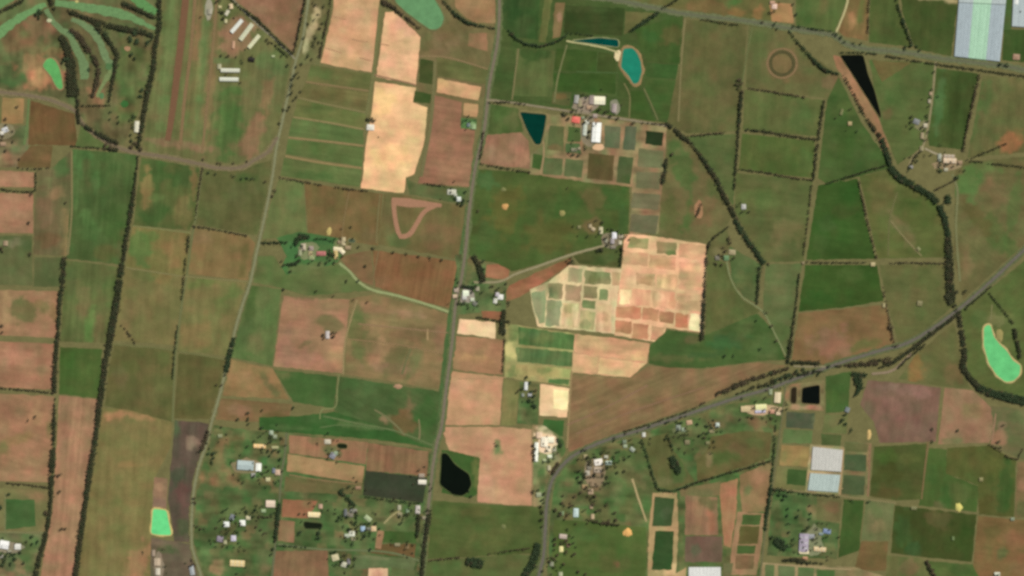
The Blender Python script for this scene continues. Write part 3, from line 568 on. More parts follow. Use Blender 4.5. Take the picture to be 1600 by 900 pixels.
field|122,122,84|95,.08|857,442 880,444 878,467 856,467|860,455,6,8,0,106,126,84,.7
field|122,138,104|95,.08|854,469 877,469 874,510 852,509|860,480,8,8,0,150,152,108,.6
field|142,120,92|95,.06|884,444 909,445 907,471 883,470|
field|120,106,74|95,.1|912,446 934,448 933,466 911,466|
field|92,118,70|8,.05|911,468 931,470 930,483 910,481|
field|112,130,84|95,.06|937,452 950,453 949,470 936,469|
field|206,184,134|95,.14|879,473 905,474 903,512 877,511|890,482,10,9,0,160,156,106,.8;884,503,6,8,0,228,196,150,.8;900,495,5,14,0,230,200,154,.7
field|178,170,118|95,.14|907,485 931,487 927,516 905,514|915,505,8,8,0,140,150,100,.7;922,492,6,6,0,204,178,128,.7
field|206,166,124|95,.12|934,474 956,476 954,519 931,517|945,495,6,10,0,182,146,106,.7;938,510,5,8,0,230,196,150,.7
field|158,150,98|8,.14|790,506 812,508 900,522 894,604 788,590|798,545,8,12,0,206,184,124,.9;840,580,30,8,6,176,160,104,.8;800,520,10,12,0,120,124,76,.8;800,580,8,8,0,100,116,68,.6;870,585,10,6,0,200,170,116,.6
field|82,116,64|95,.22|810,510 898,523 897,547 810,538|850,528,14,9,0,100,120,68,.8;880,535,8,8,0,82,122,66,.7;815,525,8,8,0,128,134,84,.7;835,520,10,8,0,64,124,68,.6
field|94,116,70|95,.22|806,543 896,550 894,573 808,565|812,555,8,8,0,124,132,84,.7;870,560,12,8,0,110,116,74,.6;840,555,12,6,0,80,124,74,.6
field|166,156,100|95,.14|806,569 893,577 891,591 804,584|850,580,10,6,0,112,124,74,.7
field|62,110,56|8,.05|858,592 890,593 888,602 856,598|
field|206,160,118|8,.05|898,522 1015,537 1011,567 985,590 893,582|
field|204,156,114|8,.05|899,522 960,528 1014,537 1010,566 898,550|965,545,20,8,0,186,152,108,.6;1000,555,10,8,0,202,170,116,.7
field|220,174,126|8,.05|896,553 910,554 934,558 932,582 894,579|
field|222,180,130|8,.05|937,559 1009,568 984,589 934,584|950,566,14,8,0,206,166,116,.5
field|238,198,150|8,.04|844,600 890,607 886,652 843,649|855,640,14,10,0,244,204,158,.6
field|252,228,172|8,.03|865,608 888,611 886,640 865,638|
field|58,106,52|8,.04|850,655 882,657 880,682 847,678|
yard|92,102,62|8,.06|812,596 843,600 841,664 808,662|836,640,8,14,0,96,92,58,.7;815,650,6,14,0,124,116,78,.7
yard|140,134,92|8,.06|832,664 848,664 880,684 884,704 868,736 858,748 848,790 834,792|850,685,14,14,0,238,206,168,.9;845,715,14,10,0,150,150,104,.7;878,700,8,16,0,62,112,56,.9;848,750,8,18,0,80,112,62,.8;866,715,8,10,0,126,130,96,.7
field|131,106,74|-22,.14|893,584 984,592 1012,572 1100,577 1185,566 1229,571 1180,588 1100,631 1000,664 950,682 888,706 886,660 891,610|940,600,40,12,0,124,98,68,.6;1080,595,40,10,-10,134,104,76,.6;1150,590,30,10,-20,136,106,74,.6;900,690,12,20,0,132,96,70,.6;1000,640,40,10,-22,124,94,68,.6
field|76,91,49|8,.08|1015,540 1044,515 1098,524 1140,505 1184,490 1206,512 1228,562 1185,564 1100,575 1040,574 1014,568|1130,535,30,12,-8,52,98,52,.9;1050,545,28,10,0,68,92,48,.8;1060,560,40,6,0,100,94,58,.7;1100,555,40,5,0,58,90,48,.8;1195,540,20,20,0,92,102,60,.7;1085,530,14,6,0,112,94,64,.7;1160,515,20,14,0,88,96,56,.6
field|98,96,57|60,.05|1106,398 1134,412 1158,466 1188,486 1178,492 1102,524|1120,490,16,20,0,102,98,58,.6;1150,490,14,14,-30,88,98,54,.7
field|90,100,60|8,.05|1138,384 1190,414 1184,474 1162,464 1144,436|1165,440,12,14,0,104,104,64,.7
field|106,96,62|8,.05|1106,378 1136,356 1142,384 1126,404 1104,398|1125,395,12,8,0,128,116,80,.6;1140,405,10,8,0,90,120,74,.7
field|100,102,64|8,.05|1196,413 1254,412 1240,490 1231,562 1206,510 1192,486|1215,450,16,24,0,112,106,70,.6;1220,520,10,20,20,90,108,60,.6
village_green|92,102,60|8,.06|868,746 884,724 914,706 1000,678 1080,652 1150,628 1200,614 1226,604 1222,660 1206,740 1194,830 1186,970 846,970 856,880 860,800|905,775,24,24,0,100,90,60,.7;925,755,18,14,0,130,110,84,.7;1075,672,30,10,-15,104,108,70,.6;1130,660,30,12,-15,100,90,60,.6;990,735,20,20,0,106,104,66,.7;960,720,16,14,0,70,110,58,.7;1090,720,16,30,0,72,102,54,.7;1105,700,14,20,0,86,92,52,.6;890,740,14,14,0,76,112,60,.7;900,800,20,8,0,62,116,60,.7;960,770,20,16,0,106,102,66,.6;980,790,14,24,0,82,100,52,.6;1185,660,20,10,0,112,80,58,.7;1000,850,20,20,0,94,96,54,.5
field|100,93,57|95,.06|1004,686 1044,676 1054,706 1086,752 1048,766 1030,760 1016,724|1060,735,12,20,0,72,98,52,.8;1035,755,14,8,0,120,106,72,.7
field|104,90,56|30,.06|1112,682 1160,674 1206,676 1202,716 1140,736 1090,752 1088,720 1104,704|1130,715,20,14,0,84,96,52,.7;1150,700,14,12,0,114,90,62,.6;1180,690,14,10,0,92,98,56,.6;1108,715,4,16,0,144,120,88,.7
field|86,96,50|8,.05|866,812 930,816 1010,824 1010,880 1006,970 868,970 862,880|910,835,20,14,0,72,100,52,.6;960,880,30,12,0,96,94,54,.6;965,882,4,4,0,130,96,68,.8;960,845,24,14,0,76,94,46,.5
field|174,146,104|8,.05|1020,770 1058,770 1060,830 1056,896 1072,886 1072,970 1008,970 1012,900 1014,828|1045,890,16,10,0,214,178,128,.8
field|68,82,50|8,.05|1023,776 1054,779 1049,822 1019,822|1040,800,10,10,0,80,88,60,.6
field|50,82,43|8,.05|1024,830 1053,830 1050,890 1018,890|
field|122,104,72|95,.08|1062,764 1126,752 1124,774 1064,776|1100,770,14,6,0,110,100,68,.6
field|146,112,82|95,.14|1071,774 1121,777 1122,836 1070,836|1112,815,8,20,0,158,108,78,.8;1105,785,12,10,0,106,94,62,.8;1090,800,8,24,0,158,124,88,.6
field|112,88,74|95,.06|1071,838 1129,838 1128,878 1070,878|1085,860,8,10,0,92,94,72,.7
field|166,120,84|95,.1|1124,757 1153,747 1150,802 1142,856 1131,852 1127,800|1140,765,12,12,0,172,118,86,.7;1142,820,8,24,0,174,132,94,.6
field|138,112,78|95,.08|1156,742 1206,722 1196,800 1160,800 1156,770|1185,740,14,10,-15,156,122,86,.7;1168,765,5,8,0,98,108,68,.7;1180,785,14,10,0,146,118,82,.6
field|156,124,88|95,.08|1143,856 1152,800 1194,802 1190,850 1182,898 1140,898|1170,810,4,4,0,150,120,86,.4
field|70,92,48|8,.05|1160,804 1190,804 1187,820 1158,820|
field|96,87,50|8,.05|1157,822 1187,822 1184,850 1153,850|
field|72,92,48|8,.05|1152,852 1181,852 1179,865 1151,865|
field|122,96,68|8,.05|1150,868 1179,868 1177,889 1149,889|
field|112,100,70|8,.05|1130,880 1146,880 1142,900 1182,902 1182,970 1130,970|
yard|136,114,80|8,.05|1226,606 1238,600 1288,594 1287,642 1228,640|1265,636,16,4,0,196,140,112,.8;1240,636,8,4,0,188,138,108,.8
field|74,92,48|95,.05|1290,588 1330,580 1325,642 1290,646|1300,620,14,14,0,82,96,48,.6
field|104,96,60|30,.06|1404,592 1432,554 1490,504 1500,540 1500,578 1518,608 1470,604|1430,578,14,22,5,134,104,62,.8;1470,560,18,20,0,108,96,60,.6;1490,585,14,20,0,120,98,66,.6
field|124,95,80|100,.08|1356,594 1406,598 1470,606 1462,690 1374,692 1366,660 1344,632|1400,640,24,20,0,134,102,88,.7;1420,610,40,8,8,142,110,94,.7;1440,670,20,14,0,116,86,76,.6;1360,640,8,16,0,108,92,72,.6
field|146,114,84|40,.05|1476,606 1520,610 1548,636 1560,660 1545,692 1466,694|1520,640,20,14,30,136,116,80,.7;1500,675,20,10,0,154,120,90,.6;1485,690,14,6,0,112,108,72,.7
field|93,96,54|-40,.06|1500,482 1548,450 1670,352 1670,610 1606,622 1548,612 1512,592 1508,530|1570,520,16,30,0,98,98,58,.6;1620,460,40,40,0,86,96,52,.6;1530,500,14,14,0,86,100,56,.6;1530,595,20,10,0,86,90,50,.6;1560,500,14,10,0,124,118,78,.6
field|112,102,70|8,.05|1548,634 1600,640 1670,640 1670,720 1590,716 1548,694 1552,664|1590,655,16,12,0,96,102,64,.7;1560,685,14,12,0,158,116,88,.7;1590,690,14,8,0,104,104,66,.7;1565,665,8,6,0,150,118,92,.6
field|82,82,64|8,.03|1229,643 1273,645 1271,671 1228,668|1272,660,3,8,0,110,104,76,.6
field|102,113,70|8,.05|1225,670 1270,673 1268,693 1222,692|
field|104,104,64|8,.05|1288,648 1326,648 1322,678 1284,676|1305,660,12,10,0,120,104,70,.6
field|152,127,80|8,.06|1221,695 1266,698 1262,730 1218,727|1225,712,6,12,0,136,124,78,.7
field|122,112,72|8,.05|1214,728 1264,732 1260,766 1212,762|
field|72,88,48|8,.04|1231,733 1261,735 1260,759 1229,757|
yard|168,146,108|8,.04|1266,694 1318,698 1316,772 1258,768|
field|84,91,54|8,.05|1283,677 1315,680 1313,697 1283,695|
yard|130,112,78|8,.04|1320,690 1362,692 1356,780 1314,776|
field|104,96,62|8,.05|1321,692 1357,694 1355,707 1321,705|
field|78,84,58|8,.05|1320,710 1354,711 1353,737 1318,735|
field|84,88,60|8,.05|1318,742 1352,744 1350,774 1315,772|
field|82,83,45|8,.06|1366,698 1449,693 1441,780 1400,782 1359,775|1385,712,24,12,0,80,94,44,.7;1390,740,24,14,0,76,72,36,.7;1385,770,20,10,0,98,82,48,.7;1420,715,16,10,0,96,94,52,.6
field|78,90,46|95,.06|1452,700 1480,703 1478,740 1530,760 1526,800 1435,790|1475,775,10,20,0,64,104,50,.7;1500,770,16,14,0,92,96,54,.7;1470,790,10,8,0,112,94,66,.7;1455,740,10,14,0,72,90,46,.6
field|88,86,46|95,.08|1480,700 1546,696 1588,720 1584,808 1530,804 1528,758 1478,740|1505,720,20,20,0,92,84,46,.6;1515,760,14,20,0,92,96,52,.6;1570,765,13,40,3,62,88,42,.9;1540,790,12,16,0,84,76,40,.7;1550,730,12,14,0,104,98,52,.6
field|70,74,37|95,.05|1398,790 1436,794 1526,804 1518,878 1440,870 1392,864|1410,830,14,30,0,62,90,46,.8;1470,810,20,12,0,100,84,54,.7;1510,840,12,30,0,66,78,36,.6;1425,860,12,12,0,56,84,46,.8
field|124,97,62|8,.06|1528,806 1585,812 1670,812 1670,970 1560,970 1520,884|1590,845,20,14,0,138,100,66,.8;1590,870,24,8,0,136,98,64,.7;1565,865,8,8,0,96,102,62,.8;1550,835,12,20,0,112,96,58,.6;1600,890,20,10,0,134,108,74,.6
field|64,88,42|95,.05|1318,780 1350,782 1342,860 1310,872|
field|108,98,64|8,.05|1277,776 1316,780 1312,815 1276,812|1300,795,12,10,0,116,92,64,.7;1290,830,14,10,0,94,102,66,.6
field|112,108,72|95,.06|1353,782 1398,786 1390,845 1346,844|1375,825,10,10,0,140,122,86,.6;1370,800,10,10,0,100,106,66,.6
field|112,93,58|8,.05|1346,846 1388,846 1384,892 1335,890|
field|102,98,60|95,.06|1386,868 1440,872 1452,890 1462,970 1380,970|1420,885,12,12,0,118,98,68,.7
field|86,96,52|8,.05|1448,876 1520,882 1558,970 1470,970 1462,900|1500,892,16,10,0,72,94,50,.6
village_green|80,98,57|8,.06|1208,766 1276,772 1276,812 1312,818 1308,874 1198,868|1265,820,8,30,0,110,108,74,.7;1220,790,14,14,0,66,100,52,.6;1290,850,14,8,0,96,106,66,.6;1225,840,20,20,0,66,96,52,.6
field|150,130,94|8,.05|1190,880 1335,886 1380,900 1380,970 1186,970|1300,895,30,10,0,112,106,72,.7;1340,895,14,8,0,120,104,72,.6
field|98,106,68|8,.05|1196,882 1210,883 1208,970 1194,970|
field|104,106,72|8,.05|1216,883 1242,885 1240,970 1214,970|
field|94,106,66|8,.05|1247,886 1272,887 1270,970 1246,970|
field|72,104,56|8,.05|1276,890 1304,891 1302,970 1274,970|
field|122,102,70|8,.06|1590,722 1670,722 1670,810 1586,808|1600,760,10,12,0,160,126,92,.6;1595,790,8,14,0,94,98,58,.6
'''
COLOUR_WORDS = [((245, 215, 165), 'cream'), ((215, 170, 125), 'sandy'), ((190, 145, 108), 'pale tan'), ((160, 122, 88), 'tan'), ((135, 100, 70), 'brown'),
    ((120, 92, 80), 'purplish brown'), ((108, 98, 62), 'olive brown'), ((95, 98, 58), 'olive green'), ((72, 92, 48), 'green'), ((50, 95, 45), 'deep green'),
    ((60, 68, 40), 'dark green'), ((150, 150, 105), 'straw green'), ((78, 116, 62), 'bright green'), ((155, 104, 72), 'rusty brown'), ((85, 82, 62), 'grey green')]
LANDMARKS = [(80, 115, 'the small golf course pond'), (370, 60, 'the slanting hangars'), (275, 120, 'the brown runway'), (650, 20, 'the big grey-green pond at the top'),
    (580, 198, 'the white house between the sandy fields'), (935, 160, 'the large white packing sheds'), (986, 105, 'the turquoise pond'), (832, 200, 'the dark teal triangular dam'),
    (1222, 99, 'the round training ring'), (1345, 130, 'the long black triangular dam'), (1530, 45, 'the big pale shade house'), (1480, 253, 'the farm by the eastern creek'),
    (640, 340, 'the triangular dirt track'), (490, 390, 'the homestead with green lawns'), (728, 460, 'the farmyard beside the main road'), (955, 370, 'the white-roofed farm above the pink plots'),
    (1040, 450, 'the patchwork of pink plots'), (900, 470, 'the chequered vegetable plots'), (515, 523, 'the lone shed among the tan paddocks'), (855, 560, 'the green and straw beds'),
    (860, 690, 'the bright farmyard at the road junction'), (940, 720, 'the hamlet in the road bend'), (710, 745, 'the black dam beside the main road'), (1565, 555, 'the mint-green crescent dam'),
    (1267, 615, 'the square black dam'), (1290, 735, 'the white shade house'), (1258, 850, 'the long lavender-roofed shed'), (250, 815, 'the mint-green rectangular dam'),
    (20, 852, 'the white sheds at the south-western corner'), (390, 728, 'the grey-blue glasshouse'), (540, 820, 'the scattered southern village'), (1320, 350, 'the deep green paddock'),
    (1410, 640, 'the purple-brown field'), (25, 315, 'the pink fields by the western edge'), (1100, 860, 'the white shade house by the southern edge'), (1498, 793, 'the yellow heap'), (981, 832, 'the orange heap'),
    (205, 400, 'the long dark western treeline'), (740, 600, 'the straight main road'), (1200, 200, 'the hedged square paddocks'), (1090, 330, 'the bare patch near the creek')]
def colour_word(c):
    return min(COLOUR_WORDS, key=lambda t: sum((a - b) ** 2 for a, b in zip(t[0], c)))[1]
def bearing(dx, dy):
    names = ['east', 'south-east', 'south', 'south-west', 'west', 'north-west', 'north', 'north-east']
    return names[int(((math.degrees(math.atan2(dy, dx)) + 22.5) % 360) // 45)]
def place_words(x, y, skip=0):
    lm = sorted(LANDMARKS, key=lambda t: (t[0] - x) ** 2 + (t[1] - y) ** 2)[skip]
    d = math.hypot(lm[0] - x, lm[1] - y)
    return ('beside ' if d < 18 else 'just ' + bearing(x - lm[0], y - lm[1]) + ' of ' if d < 70 else bearing(x - lm[0], y - lm[1]) + ' of ') + lm[2]
_used = set()
def unique(base, alts):
    for a in [base] + alts:
        if a not in _used:
            _used.add(a)
            return a
    return base

# the ground: one sheet that runs far past the frame, grazed grass with a patchwork of paddocks
def ground_material():
    m, N, L, b = nt('pasture', 1.0, 0.05)
    geo = N.new('ShaderNodeNewGeometry')
    mp = N.new('ShaderNodeMapping'); mp.inputs['Rotation'].default_value = (0, 0, math.radians(-8)); mp.inputs['Scale'].default_value = (1 / 420.0, 1 / 300.0, 0)
    L.new(geo.outputs['Position'], mp.inputs['Vector'])
    vo = N.new('ShaderNodeTexVoronoi'); vo.distance = 'CHEBYCHEV'; vo.inputs['Scale'].default_value = 1.0
    L.new(mp.outputs[0], vo.inputs['Vector'])
    sp = N.new('ShaderNodeSeparateColor'); L.new(vo.outputs['Color'], sp.inputs[0])
    cr = N.new('ShaderNodeValToRGB')
    els = [(0, (116, 104, 68)), (.3, (96, 98, 58)), (.5, (82, 92, 50)), (.7, (126, 102, 70)), (.88, (172, 130, 98)), (1, (70, 98, 48))]
    while len(cr.color_ramp.elements) < len(els):
        cr.color_ramp.elements.new(0.5)
    for e, (p, c) in zip(cr.color_ramp.elements, els):
        e.position = p; e.color = (*lin(c), 1)
    L.new(sp.outputs[0], cr.inputs[0])
    # inside the surveyed square the sheet is plain verge grass
    sx = N.new('ShaderNodeSeparateXYZ'); L.new(geo.outputs['Position'], sx.inputs[0])
    ax = nmath(N, L, 'GREATER_THAN', nmath(N, L, 'ABSOLUTE', sx.outputs[0]), 870 * M)
    ay = nmath(N, L, 'GREATER_THAN', nmath(N, L, 'ABSOLUTE', sx.outputs[1]), 520 * M)
    out = nmath(N, L, 'MAXIMUM', ax, ay)
    mx = N.new('ShaderNodeMix'); mx.data_type = 'RGBA'
    mx.inputs['A'].default_value = (*lin((118, 106, 70)), 1)
    L.new(cr.outputs[0], mx.inputs['B']); L.new(out, mx.inputs['Factor'])
    f1 = nrange(N, L, nnoise(N, L, geo.outputs['Position'], 1 / 60.0, 5, 0.65), 0.86, 1.14)
    f2 = nrange(N, L, nnoise(N, L, geo.outputs['Position'], 1 / 12.0, 2, 0.65), 0.92, 1.08)
    L.new(mul_colour(N, L, mx.outputs['Result'], nmath(N, L, 'MULTIPLY', f1, f2)), b.inputs['Base Color'])
    return m
G = 40000.0
g = link('ground', mesh_np('ground', [(-G, -G, 0), (G, -G, 0), (G, G, 0), (-G, G, 0)], [(0, 1, 2, 3)], ground_material()))
tag(g, 'dry olive pasture between and beyond all the fields', kind='structure')

SIZE_WORDS = ((60, 'tiny'), (110, 'small'), (0, ''))
for line in FIELDS.strip().splitlines():
    kind, c, ds, pts, pat = line.split('|')
    c = tuple(int(v) for v in c.split(','))
    d, s = (float(v) for v in ds.split(','))
    poly = [tuple(float(v) for v in q.split(',')) for q in pts.split()]
    pats = [tuple(float(v) for v in q.split(',')) for q in pat.split(';') if q]
    cx = min(max(sum(p[0] for p in poly) / len(poly), 0), W0); cy = min(max(sum(p[1] for p in poly) / len(poly), 0), H0)
    w = max(p[0] for p in poly) - min(p[0] for p in poly)
    amp = .45
    bed = kind == 'field' and all(780 < q[0] < 1110 and 360 < q[1] < 610 for q in poly)
    if bed and w < 48:                             # thin, patchy crops let the pale soil show through
        k = .32 if cx < 962 and 412 < cy < 522 else .14
        c = tuple(int(a * (1 - k) + b * k) for a, b in zip(c, (212, 182, 138)))
        amp = .9
    o = sheet(kind, poly, c, d, s, pats, mottle={'village_green': .22, 'yard': .25, 'golf_course': .24}.get(kind, .15 if bed else .10), plots={'village_green': .55, 'yard': .2}.get(kind, 0), amp=amp)
    sz = 'small ' if w < 32 else 'large ' if w > 120 else ''
    kw = {'field': 'field', 'lawn': 'mown lawn', 'yard': 'farmyard ground', 'verge': 'grass road verge', 'bank': 'earth bank', 'airfield': 'airfield grass', 'golf_course': 'golf course rough', 'village_green': 'village paddock ground'}[kind]
    st = colour_word(c)
    tag(o, unique(f'{sz}{st} {kw} {place_words(cx, cy)}', [f'{sz}{st} {kw} {place_words(cx, cy, k)}' for k in (1, 2, 3, 4, 5)]), kind='structure')

# ------------------------------------------------------------------ fairways, tracks, runway, roads
def path_obj(name, pts, w, col, label, z, rough=0.95, var=0.12, jit=0.15):
    o = link(name, ribbon_mesh(name, pts, w, z, flat_mat('path_' + name, col, rough, var, 1 / 14.0), jit=jit))
    return tag(o, label, kind='structure')

for i, (pts, w, col, lab) in enumerate([
    ([(-40, 90), (0, 52), (22, 34), (45, 19), (72, 7)], [13, 15, 13, 10, 7], (106, 148, 92), 'pale green fairway curving into the western edge'),
    ([(86, 4), (125, 10), (175, 19), (202, 26), (226, 38), (242, 46)], [9, 13, 16, 12, 8, 4], (104, 142, 90), 'long pale fairway crossing the top of the golf course'),
    ([(200, -14), (220, 4), (244, 20)], [14, 15, 12], (92, 142, 82), 'short fairway in the corner beside the tall treeline'),
    ([(72, 14), (80, 30), (92, 44), (108, 54), (120, 78), (131, 100), (132, 124)], [7, 9, 8, 9, 11, 15, 13], (104, 134, 88), 'narrow fairway bending between two dark tree belts'),
    ([(112, 30), (130, 38), (146, 50), (158, 70), (165, 90), (174, 102)], [6, 10, 12, 12, 11, 10], (108, 134, 90), 'broad curved fairway beside the inner tree belt'),
    ([(176, 105), (168, 120), (158, 136), (152, 152)], [10, 8, 6, 4], (122, 132, 86), 'faded fairway tail near the golf course hedge'),
    ([(-40, 22), (0, 6), (26, -8)], [14, 12, 10], (100, 140, 84), 'fairway corner at the north-western edge'),
    ]):
    path_obj('fairway', pts, w, col, lab, 0.62 + i * .01, var=0.22, jit=.7)
def disc_sheet(name, cx, cy, rx, ry, col, label, z=0.72, wob=.12, n=16):
    pts = [(cx + rx * math.cos(t) * (1 + rng.normal(0, wob)), cy + ry * math.sin(t) * (1 + rng.normal(0, wob))) for t in np.linspace(0, 2 * math.pi, n, endpoint=False)]
    o = sheet(name, pts, col, 0, .02, z=z, amp=0)
    return tag(o, label, kind='structure')
disc_sheet('putting_green', 195, 162, 6, 6, (38, 112, 52), 'small dark green square of watered turf beside the tall treeline')
disc_sheet('putting_green', 159, 150, 4, 5, (74, 132, 82), 'bright putting green at the southern end of the golf course')
disc_sheet('putting_green', 170, 104, 5, 6, (74, 122, 74), 'round putting green east of the inner tree belt')
disc_sheet('bunker', 77, 32, 4, 3, (196, 200, 160), 'pale sand bunker beside the narrow fairway')
disc_sheet('bunker', 120, 2, 3, 2, (190, 176, 110), 'sand bunker at the northern edge of the golf course')
disc_sheet('bunker', 199, 76, 5, 4, (182, 140, 104), 'bare sandy patch east of the golf course')
for (x, y, rx, ry, c, lab) in [(1092, 328, 7, 15, (166, 122, 88), 'bare earth oval beside the eastern creek'), (1062, 672, 12, 5, (120, 118, 84), 'trampled ground below the tree-lined road'),
        (915, 164, 20, 12, (148, 132, 116), 'pinkish concrete yard in front of the large packing sheds'), (920, 205, 12, 26, (138, 126, 104), 'grey loading yard west of the long packing shed'),
        (961, 168, 8, 12, (142, 136, 118), 'paved apron east of the packing sheds'), (935, 230, 10, 5, (222, 182, 140), 'sandy apron at the end of the long packing shed'),
        (966, 86, 6, 8, (228, 200, 160), 'pale sand spread between the two ponds'), (326, 14, 6, 15, (158, 152, 134), 'grey tarmac apron west of the hangars'),
        (955, 376, 16, 12, (128, 118, 96), 'farmyard ground among the white-roofed sheds above the pink plots'), (728, 462, 14, 12, (158, 146, 136), 'concrete forecourt in the farmyard beside the main road'),
        (856, 694, 16, 16, (232, 208, 174), 'pale gravel yard at the road junction'), (1192, 640, 34, 8, (196, 164, 128), 'pale loading yard south of the tree-lined road'), (482, 392, 16, 14, (134, 130, 96), 'gravel court of the homestead'),
        (1480, 256, 24, 10, (148, 128, 98), 'farmyard ground by the eastern creek'), (930, 738, 18, 22, (142, 124, 98), 'bare yard in the hamlet'), (1272, 845, 14, 26, (132, 128, 100), 'yard round the long lavender-roofed shed'),
        (15, 856, 22, 8, (140, 132, 112), 'yard between the white sheds at the south-western corner'), (385, 728, 22, 12, (140, 124, 94), 'trampled ground round the grey-blue glasshouse'),
        (1290, 764, 28, 3, (176, 150, 110), 'pale headland south of the white shade house'), (1440, 196, 12, 8, (130, 118, 88), 'yard of the farm at the end of the dotted track'),
        (8, 205, 16, 12, (140, 128, 100), 'yard at the western edge'), (248, 884, 8, 20, (140, 122, 106), 'bare yard south of the mint-green rectangular dam')]:
    disc_sheet('yard', x, y, rx, ry, c, lab, z=0.66)

